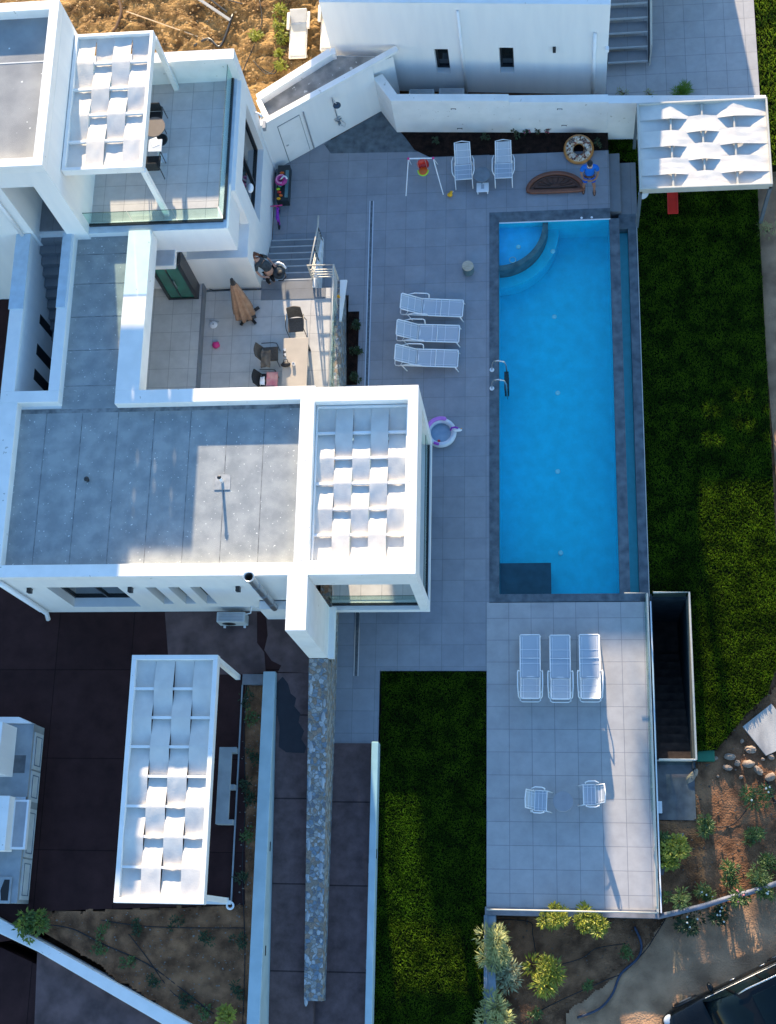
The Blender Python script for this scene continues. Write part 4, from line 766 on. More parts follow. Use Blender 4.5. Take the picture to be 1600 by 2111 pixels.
# under R pergola
o=MB().box(-.17,.17,-.45,.45,.0,.05).box(-.17,-.14,-.45,.45,.05,.1).box(.14,.17,-.45,.45,.05,.1).build('play_slide',RED,bevel=.02); o.location=(*at(1388,405,.0),-.30); tag(o,'red plastic slide chute poking out from under the cloth pergola','slide'); o.rotation_euler=(R(6),0,0)
o=copy_tree(C1); flip(o,1500,362,0,R(90),'white chair mostly hidden under the cloth pergola with two legs showing','chair'); o['category']='chair'; o.location=(*at(1500,368,-.4),-.42)
if 'group' in o: del o['group']
o=MB().lathe([(0,.03),(.17,.02),(.2,0),(0,0)],24).build('parasol_disc',mat('bluish_white_plastic',(.55,.62,.70),.4)); o.location=(*at(1327,398,.3),.3); o.rotation_euler=(R(40),R(40),0); tag(o,'pale oval disc leaning on the near left pergola post','disc')
# ================= PATIO =================
TX,TY=-7.9,16.3
tb=thing('dining_table','long beige stone-topped table on the sunlit patio edge','table',(TX,TY,1.25))
x0,y0=at(585,697,2.0); x1,_=at(636,697,2.0)
MB().box(x0,x1,14.75,y0,1.94,1.99).build('tabletop',mat('beige_top',(.42,.37,.31),.5,(.38,.335,.28),3),tb,True,bevel=.005)
for x in (x0+.08,x1-.08):
    for y in (14.85,y0-.1): MB().box(x-.03,x+.03,y-.03,y+.03,1.25,1.94).build('leg',DARK,tb,True)
TAUP=mat('taupe_rattan',(.115,.10,.088),.8,(.08,.07,.06),30,.004,90); DGR=mat('charcoal_fabric',(.035,.037,.042),.8,(.025,.027,.03),20)
def pchair(px,py,rz,lab,seatm=TAUP,backm=TAUP):
    t=thing('patio_chair',lab,'chair',(*at(px,py,1.25+.5),1.25),rz,'dark armchairs around the beige table')
    MB().box(-.24,.24,-.24,.24,.40,.45).build('seat',seatm,t,bevel=.03)
    b=MB(); n=10
    for i in range(n):
        x=-.24+.48*i/(n-1); y=-.26-.05*math.sin(math.pi*i/(n-1)); b.v+=[(x,y,.42),(x*.92,y-.14,.86),(x*.92,y-.11,.87),(x,y+.03,.42)]
    for i in range(n-1):
        for k in range(4): a=i*4; b.f.append((a+k,a+(k+1)%4,a+4+(k+1)%4,a+4+k))
    b.f+=[(0,1,2,3),tuple(4*(n-1)+k for k in (3,2,1,0))]; b.build('backrest',backm,t,smooth=False,bevel=.008)
    for s in (-1,1):
        MB().tube([(s*.27,.22,0),(s*.27,.22,.62),(s*.28,.1,.65),(s*.28,-.25,.65)],.014,6).build('armrest',DARK,t,smooth=True); MB().tube([(s*.24,-.26,.45),(s*.26,-.36,0)],.014,6).build('leg',DARK,t)
    return t
PC=pchair(609,668,R(183),'brown armchair at the north head of the beige table'); PC2=pchair(557,728,R(-88),'brown armchair turned away on the west side of the beige table')
PC3=pchair(553,783,R(-90),'dark armchair holding pink cloth, next to the white roof edge',DGR,DGR)
pchair(606,802,R(5),'dark armchair only its back showing past the white roof edge',DGR,DGR)
def drape(name,px,py,z,sx,sy,m,lab,cat,rz=0,seed=1,amp=.05,h=0):
    from mathutils import noise
    mb=MB(); n=12
    for j in range(n+1):
        for i in range(n+1):
            x=(i/n-.5)*sx*(1+.12*noise.noise((j*.5,seed,0))); y=(j/n-.5)*sy*(1+.12*noise.noise((i*.5,seed,3))); mb.v.append((x,y,amp*noise.noise((x*9,y*9,seed))+h*math.exp(-((x/sx*3)**2+(y/sy*3)**2))))
    for j in range(n):
        for i in range(n): a=j*(n+1)+i; mb.f.append((a,a+1,a+n+2,a+n+1))
    o=mb.build(name,m,smooth=True); o.location=(*at(px,py,z),z); o.rotation_euler=(0,0,rz); s=o.modifiers.new('thick','SOLIDIFY'); s.thickness=.012; tag(o,lab,cat); return o
drape('towel',561,782,1.80,.36,.50,mat('pink_towel',(.62,.20,.24),.9,(.72,.42,.36),3,.01,40),'pink towel spread on the dark chair by the roof edge','towel')
drape('white_cloth',541,785,1.86,.14,.26,MTLW,'crumpled white cloth over the arm of the chair with the pink towel','cloth',seed=4)
drape('shawl',548,740,1.95,.30,.55,mat('taupe_cloth',(.17,.14,.11),.9,(.12,.10,.08),5),'taupe shawl hanging over the turned brown armchair','cloth',seed=7,amp=.07,h=.05)
ca=thing('handbag','black bag lying on the west edge of the beige table','bag',(*at(589,751,2.05),1.99)); MB().blob((0,0,.05),(.15,.09,.06),8,.08,3).build('body',BLACK,ca,smooth=True); MB().tube([(-.08,.02,.08),(-.05,.14,.1),(.05,.14,.1),(.08,.02,.08)],.012,6).build('handle',BLACK,ca,smooth=True)
o=MB().lathe([(0,.01),(.045,.01),(.045,.09),(.05,.09),(.05,0),(0,0)],16).build('cup',MTLW,smooth=False); o.location=(*at(605,750,2.05),1.99); tag(o,'small white cup beside the black bag on the beige table','cup')
o=MB().obox((0,0,.02),(.08,.26,.03),.1).build('phone_case',mat('black_white_case',(.5,.5,.5),.5,(.02,.02,.02),9,mix=(.5,.52))); o.location=(*at(587,727,2.0),1.99); tag(o,'narrow black and white case on the beige table north of the bag','case')
# low white thing & pink toy
wt=thing('white_tray_toy','round white toy with a grey arm lying on the patio tiles','toy',(*at(440,669,1.27),1.25)); MB().lathe([(0,.05),(.10,.045),(.13,.02),(.13,0),(0,0)],24).build('disc',MTLW,wt,smooth=True); MB().lathe([(0,.06),(.03,.058)],12).build('hub',GREYP,wt); MB().tube([(-.05,.1,.03),(-.15,.16,.03),(.0,.12,.03),(.18,.08,.03)],.018,6).build('arm',GREYP,wt)
o=MB().blob((0,0,.08),(.13,.11,.09),7,.12,5).build('pink_toy',PINK,smooth=True); o.location=(*at(446,712,1.3),1.25); tag(o,'bright pink toy lump alone on the patio tiles','toy')
# folded parasol
ps=thing('folded_parasol','closed beige parasol on a cross base leaning over the patio','parasol',(*at(512,650,1.25),1.25))
bx,by=0,0; top=Vector((*at(479,580,3.5),3.5))-Vector(ps.location); bot=Vector((*at(505,648,1.5),1.5))-Vector(ps.location)
MB().tube([bot*1,top],.025,8).tube([(0,0,.1),bot],.03,8).build('pole',DARK,ps)
ax=(bot-top).normalized(); s1=ax.orthogonal().normalized(); s2=ax.cross(s1); cl=MB(); n=36; Ls=[(.0,.06),(.15,.10),(.5,.15),(1.0,.21),(1.5,.27),(1.85,.30),(1.95,.26)]; TL=(bot-top).length
for k,(l,r) in enumerate(Ls):
    for a in range(n):
        t=2*math.pi*a/n; rr=r*(1+.22*math.cos(8*t)); p=top+ax*(l*TL/2.0*.98+.1)+(s1*math.cos(t)+s2*math.sin(t))*rr; cl.v.append(tuple(p))
for k in range(len(Ls)-1):
    for a in range(n): cl.f.append((k*n+a,k*n+(a+1)%n,(k+1)*n+(a+1)%n,(k+1)*n+a))
cl.build('canopy',mat('parasol_canvas',(.40,.25,.17),.85,(.30,.18,.12),6),ps,smooth=True)
MB().tube([top-ax*.12,top+ax*.12],[.05,.09],8).build('finial',DARK,ps)
MB().obox((0.05,0,.08),(.35,.40,.05),.4).build('base_plate',mat('stone_base',(.10,.10,.10),.8,(.06,.06,.06),20),ps)
for a in (.6,2.6,4.2,5.4): MB().bar((.12*math.cos(a),.12*math.sin(a),.06),(.42*math.cos(a),.42*math.sin(a),.06),.09,.05).build('foot',DARK,ps)
# patio railing
pr_=thing('patio_railing','cream metal railing with glass along the east edge of the raised patio','railing',(-6.7,17.5,1.25))
rx0=-6.62; yN=19.95
MB().tube([(rx0,14.6,2.25),(rx0,yN,2.25),(-7.45,yN+.0,2.25)],.028,8).build('handrail',RAIL,pr_,True,smooth=True)
for z in (1.45,1.62,1.79,1.96): MB().tube([(rx0+.0,yN,z),(-7.42,yN,z)],.02,6).tube([(rx0,18.6,z),(rx0,yN,z)],.012,6).build('crossbar',RAIL,pr_,True)
for y in (14.9,16.3,17.7,19.0): MB().bar((rx0,y,1.22),(rx0,y,2.25),.05,.04).build('post',RAIL,pr_,True)
for y in (14.92,16.32,17.72): MB().box(rx0-.008,rx0+.008,y+.03,y+1.33,1.35,2.12).build('glass_panel',GLASS,pr_,True)
for x in (rx0,-7.42): MB().bar((x,yN,1.22),(x,yN,2.25),.05,.05).build('post',RAIL,pr_,True)
s_r=thing('stair_railing','cream sloping handrail with thin bars beside the patio steps','railing',(-7.4,21,.5))
MB().tube([(-7.36,yN,2.25),(-7.36,21.9,1.15),(-7.36,22.3,1.12)],.028,8).build('handrail',RAIL,s_r,True,smooth=True)
for k in range(3): z=.2+.17*k; MB().tube([(-7.36,yN,1.35+z),(-7.36,21.9,.28+z)],.014,6).build('bar',RAIL,s_r,True)
for y,z in ((21.9,0.1),(20.9,.65)): MB().bar((-7.36,y,z),(-7.36,y,z+1.05),.035,.03).build('post',DARK,s_r,True)
# bench on terrace: balcony furniture
MB_T=thing('bistro_table','small round brown table half hidden under the roof terrace pergola','table',(*at(318,262,6.0),5.3)); MB().lathe([(0,.72),(.33,.72),(.33,.69),(0,.69)],28).build('tabletop',mat('brown_top',(.17,.14,.12),.5),MB_T); MB().tube([(0,0,.69),(0,0,.02)],.03,8).build('pedestal',DARK,MB_T); MB().lathe([(0,.03),(.2,.02),(.22,0)],20).build('foot',DARK,MB_T)
def tchair(px,py,rz,lab):
    t=thing('terrace_chair',lab,'chair',(*at(px,py,5.9),5.3),rz,'black terrace chairs beside the small brown table'); MB().box(-.23,.23,-.23,.23,.42,.45).build('seat',DGR,t,bevel=.01); MB().box(-.23,.23,-.27,-.24,.45,.85).build('backrest',DGR,t)
    for s in (-1,1): MB().tube([(s*.26,.25,0),(s*.26,.25,.64),(s*.26,-.25,.66),(s*.26,-.28,0)],.014,6).build('armrest',DARK,t,smooth=True)
    return t
tchair(316,238,R(180),'black terrace chair north of the small brown table'); tchair(312,330,R(0),'black terrace chair south of the small brown table')
o=MB().box(-.2,.2,-.2,.2,.68,.71).box(-.03,.03,-.03,.03,0,.68).box(-.15,.15,-.15,.15,0,.02).build('side_table',plain('white_laminate',(.6,.65,.7),.4)); o.location=(*at(320,300,6.0),5.3); tag(o,'small white side table with a paper between the black terrace chairs','table')
o=MB().obox((0,0,.002),(.21,.29,.004),.4).build('paper',MTLW); o.location=(*at(319,293,6.01),6.012); tag(o,'sheet of paper on the small white terrace side table','paper')
# AC units
def acunit(x,y,z,rz,lab):
    t=thing('air_conditioner',lab,'air conditioner',(x,y,z),rz,'outdoor air conditioner units'); MB().box(-.42,.42,-.15,.15,.08,.62).build('case',mat('ac_case',(.50,.54,.56),.5,(.44,.48,.50)),t,bevel=.02)
    g=MB(); 
    for k in range(6): g.box(-.36,.36,-.13+.045*k,-.115+.045*k,.62,.63)
    g.build('grille',GREYP,t)
    for s in (-1,1): MB().box(s*.3-.03,s*.3+.03,-.2,.2,0,.08).build('foot',MTLW,t)
    MB().lathe([(0,0),(.2,0)],20,(0,0,0)).xf(Matrix.Translation((-.1,-.152,.35))@Matrix.Rotation(R(90),4,'X')).build('fan_cover',DARK,t); return t
x,y=at(476,1272,1.9); AC=acunit(x,y-.0,1.30,0,'white outdoor air conditioner on the brown concrete under the long villa wall')
hp=MB().tube([(.42,.1,.5),(.55,.15,.45),(.6,.3,.6),(.7,.32,.55),(.8,.25,.4)],.02,6).build('pipe',MTLW,AC,smooth=True)
acunit(*at(869,192,.6),.0,R(-3),'grey air conditioner behind the garden wall nearest the shed'); acunit(*at(931,190,.6),.0,R(-4),'grey air conditioner behind the garden wall below the first dark window')
# chimney flue
fl=thing('chimney_flue','shiny steel chimney flue rising beside the white wing','chimney',(-7.95,9.05,1.3))
MB().tube([(-7.9,9.0,2.6),(-7.9,9.0,6.05)],.105,20,False).build('pipe',STEEL,fl,True,smooth=True); MB().lathe([(.105,0),(.15,.05),(.15,.14),(.12,.14),(.12,.0)],20,(-7.9,9.0,6.02)).build('cowl',STEEL,fl,True,smooth=True)
for z in (3.2,4.2,5.2): MB().lathe([(.108,-.02),(.118,-.02),(.118,.02),(.108,.02)],20,(-7.9,9.0,z)).build('collar',STEEL,fl,True)
def vent(px,py,h,r,lab,m,cap=True):
    t=thing('roof_vent',lab,'vent pipe',(*at(px,py,5.17),5.17)); MB().tube([(0,0,0),(0,0,h)],r,12).build('pipe',m,t,smooth=True); MB().blob((0,0,h),(r*1.5,r*1.5,r),6).build('cap',DARK,t,smooth=True)
    if cap: MB().box(-.22,.22,-.22,.22,-.003,.012).build('flashing',mat('pale_flashing',(.40,.41,.41),.8,(.27,.29,.30),6),t)
    return t
vent(459,994,.42,.04,'thin vent pipe on a pale square flashing in the sunlit half of the roof',MTLW); vent(181,990,.12,.05,'short dark vent pipe in the shaded half of the flat roof',DARK,False)
# cctv camera on NE corner
o=MB().tube([(0,0,0),(.14,-.05,-.03),(.22,-.14,-.06)],[.03,.035,.04],8).build('security_camera',MTLW,smooth=True); o.location=(-9.1,24.75,3.4); tag(o,'white security camera on the villa corner above the shed roof','camera')
o=MB().blob((0,0,0),(.10,.16,.1),8).build('satellite_speaker',MTLW,smooth=True); o.location=(-9.05,21.95,3.6); tag(o,'white oval lamp on the villa wall beside the big east window','lamp')
# outdoor kitchen at the left
KC=mat('kitchen_concrete',(.30,.33,.35),.7,(.22,.25,.27),2.2,.004,40); CAB=mat('cabinet_front',(.52,.58,.62),.5)
kt=thing('outdoor_kitchen','grey concrete outdoor kitchen counter with sink and pale cupboard doors','kitchen',(-15.2,3.2,1.3))
MB().box(-16.6,-14.86,.75,5.72,1.3,2.18).build('counter',KC,kt,True,bevel=.01)
sx_,sy_=at(40,1575,2.2); MB().box(sx_-.17,sx_+.17,sy_-.25,sy_+.25,2.1,2.185).build('sink',mat('sink_stone',(.12,.13,.14),.5,(.08,.09,.10),5),kt,True)
MB().tube([(sx_-.35,sy_,2.18),(sx_-.35,sy_,2.42),(sx_-.2,sy_,2.45)],.015,6).build('tap',STEEL,kt,True)
for y0_,y1_ in ((4.45,5.5),(3.55,4.4),(2.0,3.35),(.85,1.95)):
    d_=MB().box(-14.86,-14.835,y0_,y1_,1.38,2.05).build('cupboard_door',CAB,kt,True); e=MB(); a,b=y0_+.12,y1_-.12
    for q4 in ((a,a,1.5,1.95),(b,b,1.5,1.95),(a,b,1.5,1.5),(a,b,1.95,1.95)): e.bar((-14.832,q4[0],q4[2]),(-14.832,q4[1],q4[3]),.02)
    e.build('panel_line',mat('panel_groove',(.08,.14,.22),.6),d_,True)
ks=MB().box(-17.5,-15.2,5.35,5.72,2.19,2.7); ks=MB().prism([(-17.5,5.9),(-15.3,5.9),(-14.9,5.72),(-17.5,5.72)],1.3,2.25); ks.build('end_wall',WHITE,kt,True)
MB().box(-17,-15.35,4.2,5.6,2.18,3.3).build('back_wall',WHITE,kt,True)
bq=thing('barbecue','open white barbecue with a grey grill standing in the middle of the kitchen counter','barbecue',(*at(30,1700,2.2),2.19)); MB().box(-.6,.0,-.75,.75,0,.55).build('hood',WHITE2,bq,bevel=.02); MB().box(.0,.42,-.68,.68,0,.16).build('tray',MTLW,bq); MB().box(.04,.36,-.62,.62,.16,.17).build('grill',GREYP,bq)
MB().box(-.1,.3,.69,.76,.02,.12).build('side_burner',STEEL,bq)
o=MB().box(-.5,.16,-.36,.36,0,.05).build('oven_top',KC,bevel=.02); o.location=(*at(12,1835,2.2),2.185); MB().prism([(-.1,-.28),(.10,-.28),(.10,.28),(-.05,.28),(-.14,.0)],.051,.056).build('opening',BLACK,o); tag(o,'concrete oven top with a black opening at the south end of the kitchen counter','oven')
# bench under low pergola
bn=thing('stone_bench','long grey stone bench between the pergola and the planted strip','bench',(-9.25,4.0,1.3)); MB().box(-9.5,-9.13,3.0,5.15,1.62,1.70).build('seat',KC,bn,True,bevel=.01)
for y in (3.08,4.05,5.08): MB().box(-9.5,-9.02,y-.08,y+.06,1.3,1.62).build('support',KC,bn,True)
MB().box(-9.13,-9.0,5.0,5.15,1.62,1.70).box(-9.13,-9.0,3.0,3.12,1.62,1.7).build('end_piece',KC,bn,True)
o=MB().torus((0,0,.05),.09,.03,20,8).build('coiled_hose',MTLW,smooth=True); o.location=(*at(475,1867,1.35),1.33); tag(o,'small pale coil of hose at the south corner of the low pergola','hose')
o=MB().prism([(-9.03,.84),(-8.99,.84),(-8.99,7.0),(-9.03,7.0)],1.2,1.345).build('edging',mat('pale_edging',(.30,.33,.35),.6)); tag(o,'thin pale edging strip between the driveway and the planted strip','edging')
# east garden objects
gb=thing('green_box','green plastic valve box with a rounded lid beside the lawn corner','box',(*at(1455,1557,-.5),-.68),0); GRN=plain('green_plastic',(.02,.17,.09),.5); MB().box(-.26,.26,-.17,.17,0,.15).build('body',GRN,gb,bevel=.03); MB().box(-.24,.24,-.15,.15,.15,.18).build('lid',GRN,gb,bevel=.02)
o=MB().box(-.07,.07,-.17,.17,0,.1).build('white_block',MTLW,bevel=.01); o.location=(*at(1360,1664,-.5),-.598); tag(o,'small white block standing on the concrete landing','block')
sl_=MB().prism([at(*p,-.45) for p in ((1532,1497),(1591,1450),(1650,1525),(1580,1557))],-.62,-.50).build('concrete_slab',mat('slab_concrete',(.42,.41,.39),.8,(.27,.265,.26),3,.006,40,streak=(1,.3,1))); tag(sl_,'large pale concrete slab lying tilted on the garden soil','slab')
RK=mat('garden_rock',(.42,.32,.24),.85,(.24,.18,.14),3,.01,25)
rl=[(1543,1575,26,17),(1563,1588,14,24),(1520,1573,14,12),(1588,1602,16,24),(1505,1560,26,14),(1548,1545,26,16),(1530,1528,10,8),(1475,1563,9,12),(1427,1600,16,36),(1573,1565,9,8),(1590,1560,14,14),(1480,1600,6,6),(1528,1602,8,10),(1500,1583,22,12)]
for i,(px,py,a,b) in enumerate(rl):
    o=MB().blob((0,0,.05),(a/148,b/148,min(a,b)/190+.03),7,.16,i).build('garden_rock',RK,smooth=i%3==0); o.location=(*at(px,py,-.6),-.66); o.rotation_euler=(0,0,i*.7 if a<24 else 0)
    tag(o,['large oval rock below the pale concrete slab','upright buff rock right of the largest rock','small rock touching the left side of the largest rock','long buff rock at the right edge of the garden','flat sunlit rock above the bright earth patch','broad rock under the corner of the concrete slab','tiny rock north of the sunlit earth patch','small rock just right of the green box','tall dark rock leaning on the landing edge','small rock between the slab and the upright rock','grey rock against the lower corner of the slab','tiny white pebble left of the sunlit earth','pale pebble under the largest rock','ochre rock forming the top of the sunlit heap'][i],'rock','rocks heaped in the east garden')
for i,(px,py,lab) in enumerate(((1402,1727,'pale square tile lying above the yellow-green shrub'),(1362,1792,'grey square tile tipped against the terrace wall below the yellow-green shrub'))):
    o=MB().obox((0,0,.03),(.26,.24,.04),.2+i).build('loose_tile',CONCL); o.location=(*at(px,py,-.5),-.6); tag(o,lab,'tile','loose tiles in the east garden')
# pipes and hoses on the ground
def hose(name,pix,z,r,m,lab,cat='hose'):
    pts=[Vector((*at(*p,z),z)) for p in pix]; out=[]
    for i in range(len(pts)-1):
        p0=pts[max(i-1,0)];p1=pts[i];p2=pts[i+1];p3=pts[min(i+2,len(pts)-1)]
        for k in range(6):
            t=k/6; out.append(.5*((2*p1)+(p2-p0)*t+(2*p0-5*p1+4*p2-p3)*t*t+(3*p1-p0-3*p2+p3)*t**3))
    out.append(pts[-1]); o=MB().tube(out,r,8).build(name,m,smooth=True); tag(o,lab,cat); return o
BLP=mat('blue_black_pipe',(.03,.05,.09),.45,(.015,.025,.05),5)
hose('water_pipe',[(1308,1910),(1322,1945),(1315,1975),(1280,2008),(1262,2050),(1235,2080),(1190,2098)],-.60,.035,BLP,'thick blue-black pipe curving through the shrub bed beside the dirt road','pipe')
hose('water_pipe',[(1372,1895),(1350,1930),(1330,1960),(1285,2005),(1250,2020),(1130,2075),(1060,2120)],-.60,.014,BLACK,'thin black irrigation line crossing under the thick blue-black pipe','pipe')
hose('drip_line',[(1010,1895),(1090,1900),(1098,1925),(1105,1970),(1108,2000)],-.60,.012,BLACK,'thin black drip line running down between the round shrubs','pipe')
hose('drip_line',[(1150,1990),(1200,1975),(1230,1955),(1290,1945)],-.60,.012,BLACK,'thin black drip line arching above the small bright plant','pipe')
hose('drip_line',[(1555,1630),(1545,1660),(1510,1700),(1460,1705)],-.60,.014,BLACK,'thin black drip line below the garden rocks','pipe')
hose('drip_line',[(1580,1600),(1600,1655),(1640,1670)],-.60,.03,BLACK,'thick black loop of pipe at the right edge of the garden','pipe')
hose('drip_line',[(510,1400),(503,1500),(506,1650),(500,1790),(505,1960),(500,2120)],1.30,.014,BLACK,'long black drip line down the planted strip','pipe')
hose('drip_line',[(90,1905),(150,1915),(210,1945),(300,1985),(370,2035),(440,2090)],1.30,.018,BLACK,'black pipe running diagonally across the lower left soil','pipe')
hose('drip_line',[(190,1893),(260,1905),(350,1912),(505,1913)],1.30,.014,BLACK,'thin black line crossing the lower left soil from side to side','pipe')
hose('drip_line',[(265,1925),(300,1970),(360,2050),(420,2075)],1.30,.014,BLACK,'black line branching down toward the white boundary wall','pipe')
hose('black_cable',[(535,0),(540,40),(530,80),(510,125),(500,150)],1.42,.018,BLACK,'black cable snaking down the ochre earth left of the plants','cable')
hose('black_cable',[(522,125),(545,150),(560,150),(570,125),(545,118),(540,140),(565,152),(575,130)],1.42,.016,BLACK,'loose coil of black cable on the ochre earth','cable')
hose('black_pipe',[(400,95),(430,80),(455,95),(480,30)],1.42,.045,DARK,'thick dark pipe bent over the ochre earth behind the terrace wall','pipe')
hose('black_pipe',[(245,0),(250,25),(240,55),(232,66)],1.42,.05,mat('rusty_pipe',(.14,.09,.06),.8),'rusty brown pipe in the ochre earth near the upper roof','pipe')
o=MB().bar(at3(262,24,1.42),at3(430,83,1.42),.03).build('wooden_pole',mat('pale_batten',(.55,.42,.28),.8)); tag(o,'long thin pale batten lying across the ochre earth','batten')
o=MB().bar(at3(405,-5,1.5),at3(475,42,1.45),.09,.06).build('metal_channel',mat('grey_channel',(.30,.31,.32),.5)); tag(o,'grey metal channel lying at the top of the ochre earth','beam')
o=MB().bar(at3(425,-8,1.5),at3(468,25,1.48),.05,.05).bar(at3(440,-8,1.5),at3(500,8,1.5),.03,.03).build('dark_struts',DARK); tag(o,'bundle of thin dark struts beside the grey metal channel','struts')
# ================= PLANTS =================
LG=mat('leaf_lime',(.36,.36,.035),.5,(.17,.21,.03),3,trans=.25,mix=(.3,.7)); LGR=mat('leaf_green',(.13,.20,.05),.5,(.05,.10,.025),3,trans=.25,mix=(.3,.7)); LD=mat('leaf_dark',(.035,.075,.025),.5,(.015,.035,.012),4,trans=.2); LO=mat('leaf_olive',(.42,.42,.15),.5,(.19,.22,.08),3,trans=.2,mix=(.3,.7)); BARK=mat('bark',(.20,.14,.09),.9,(.12,.08,.05),9,.01,40)
def shrub(name,px,py,z,r,h,n,ll,lw,m,lab,seed,group=None,clumps=9,droop=.2,flowers=None,cat='shrub',asp=1.):
    q=random.Random(seed); x,y=at(px,py,z+h*.6); t=thing(name,lab,cat,(x,y,z),0,group); f=MB(); s=MB(); cl=[]
    for k in range(clumps):
        a=q.uniform(0,6.283); d=r*math.sqrt(q.random())*.8; cl.append((d*math.cos(a),d*math.sin(a)*asp,h*(.45+.5*q.random()*(1-d/r*.5)),r*q.uniform(.28,.5)))
        s.tube([(0,0,0),(cl[-1][0]*.4,cl[-1][1]*.4,h*.35),cl[-1][:3]],[.022,.015,.006],5)
    for i in range(n):
        c=cl[q.randrange(clumps)]; v=Vector((q.gauss(0,1),q.gauss(0,1),q.gauss(0,.8))); v.normalize(); p=Vector(c[:3])+v*c[3]*q.random()**.4
        d=(v+Vector((q.uniform(-.5,.5),q.uniform(-.5,.5),q.uniform(-.2,.6)-droop))).normalized(); L=ll*q.uniform(.6,1.3); w=lw*q.uniform(.7,1.2); sd=d.cross(Vector((q.uniform(-.4,.4),q.uniform(-.4,.4),1))).normalized()
        m1=p+d*L*.45; e=p+d*L+Vector((0,0,-L*.25)); f.quad(tuple(p),tuple(m1+sd*w),tuple(e),tuple(m1-sd*w))
    s.build('stem',BARK,t,smooth=True); f.build('foliage',m,t)
    if flowers:
        g=MB(); 
        for i in range(flowers[1]): c=cl[q.randrange(clumps)]; g.blob((c[0]+q.uniform(-.1,.1),c[1]+q.uniform(-.1,.1),c[2]+c[3]*.8),(.03,.03,.025),4,.3,i)
        g.build('flowers',flowers[0],t)
    return t
G1='shrubs in the bed south of the lower terrace'
shrub('round_shrub',1141,1898,-.66,.42,1.25,1000,.13,.022,LG,'round yellow-green shrub directly below the middle of the terrace rail',1,G1)
shrub('round_shrub',1220,1897,-.66,.42,1.25,1000,.13,.024,LG,'yellow-green shrub below the terrace rail, the one nearer the dirt road',2,G1,asp=1.2)
shrub('olive_bush',1025,1950,-.66,.55,1.3,1400,.20,.017,LO,'tall drooping olive-leaved bush over the grey wall end',3,G1,droop=.8)
shrub('olive_bush',1035,2005,-.66,.50,.9,700,.18,.017,mat('leaf_silver',(.34,.36,.20),.5,(.16,.19,.11),3,trans=.2),'thin silvery bush straddling the grey wall just below the tallest bush',4,G1,droop=.6)
shrub('olive_bush',1020,2088,-.66,.50,1.2,1100,.18,.016,LO,'olive-leaved bush at the bottom frame edge on the grey wall',5,G1,droop=.6)
shrub('pointed_shrub',1118,2010,-.66,.50,.8,800,.20,.022,LG,'spiky yellow-green shrub alone in the middle of the soil bed',6,G1)
for i,(px,py,r,lab) in enumerate(((1290,1965,.18,'small bright plant inside the curve of the thick pipe'),(1212,2035,.16,'tiny bright plant left of the thick pipe'),(1105,2088,.2,'small green plant near the bottom edge below the spiky shrub'))): shrub('young_plant',px,py,-.66,r,.25,110,.11,.02,LGR,lab,20+i,'small plants in the south bed',5)
shrub('round_shrub',1393,1758,-.66,.48,.75,1200,.12,.03,LG,'big yellow-green shrub against the east wall of the lower terrace',7,None,12)
shrub('round_shrub',1368,1738,-.66,.25,.6,300,.12,.028,LGR,'small green shrub tucked behind the big yellow-green one by the terrace wall',8)
OL=[(1395,1855,.35,.9,'oleander nearest the corner of the terrace railing'),(1420,1900,.35,.7,'dark oleander with white blooms below the pipe rail'),(1452,1700,.3,.6,'oleander right of the concrete landing corner'),(1560,1635,.42,.8,'bright oleander below the garden rocks'),(1555,1725,.25,.4,'small round-leaved oleander alone on the bare soil'),(1505,1800,.28,.7,'narrow oleander above the middle of the pipe rail'),(1560,1805,.34,.8,'oleander above the right part of the pipe rail'),(1530,1850,.3,.8,'oleander with pink blooms below the pipe rail'),(1575,1840,.28,.7,'oleander with white blooms at the right end of the pipe rail'),(1482,1885,.25,.6,'small oleander with white blooms hanging toward the dirt road'),(1455,1840,.22,.6,'thin oleander with one white bloom touching the pipe rail'),(1585,1780,.2,.5,'small green oleander near the right frame edge')]
PKF=plain('pink_bloom',(.65,.22,.24),.7); WHF=plain('white_bloom',(.7,.7,.62),.7)
for i,(px,py,r,h,lab) in enumerate(OL): shrub('oleander',px,py,-.66,r,h,300,.15,.02,LD if i in (1,9) else LGR if i%2 else mat('leaf_oleander',(.20,.26,.07),.5,(.07,.12,.03),3,trans=.25),lab,40+i,'oleanders along the dirt road',7,.1,(PKF,7) if i==7 else (WHF,5) if i in (1,3,8,9,10) else None)
NP=[(1085,268),(1063,274),(1112,268),(1130,268),(1234,296),(1000,280),(900,290)]
PF_=plain('rose_bloom',(.35,.07,.12),.7)
for i,(px,py) in enumerate(NP): shrub('bedding_plant',px,py,.0,.14,.3,60,.09,.02,LD,['rose-flowered bedding plant in the middle of the row at the foot of the long wall','leafy bedding plant left of the rose-flowered one','dark leafy bedding plant between two rosy ones','rose-flowered bedding plant nearest the donut float','low bedding plant right of the donut float against the wall','low bedding plant behind the second lounge chair','low bedding plant behind the child swing'][i],70+i,'bedding plants at the foot of the long white wall',4,flowers=(PF_,4) if i in (0,3) else None,cat='plant')
for i,py in enumerate((668,722,774)): shrub('bedding_plant',735,py,.0,.17,.2,150,.10,.022,LD,['dark plant at the north end of the narrow bed by the drain','dark plant in the middle of the narrow bed by the drain','dark plant at the roof end of the narrow bed by the drain'][i],90+i,'plants in the narrow bed beside the drain',5,cat='plant')
shrub('grass_tuft',1407,186,.0,.25,.35,700,.22,.008,mat('leaf_tuft',(.16,.30,.02),.5,(.08,.18,.01),3,trans=.3),'bright green grass tuft on the pale kerb of the neighbouring yard',100,cat='plant',droop=-.5)
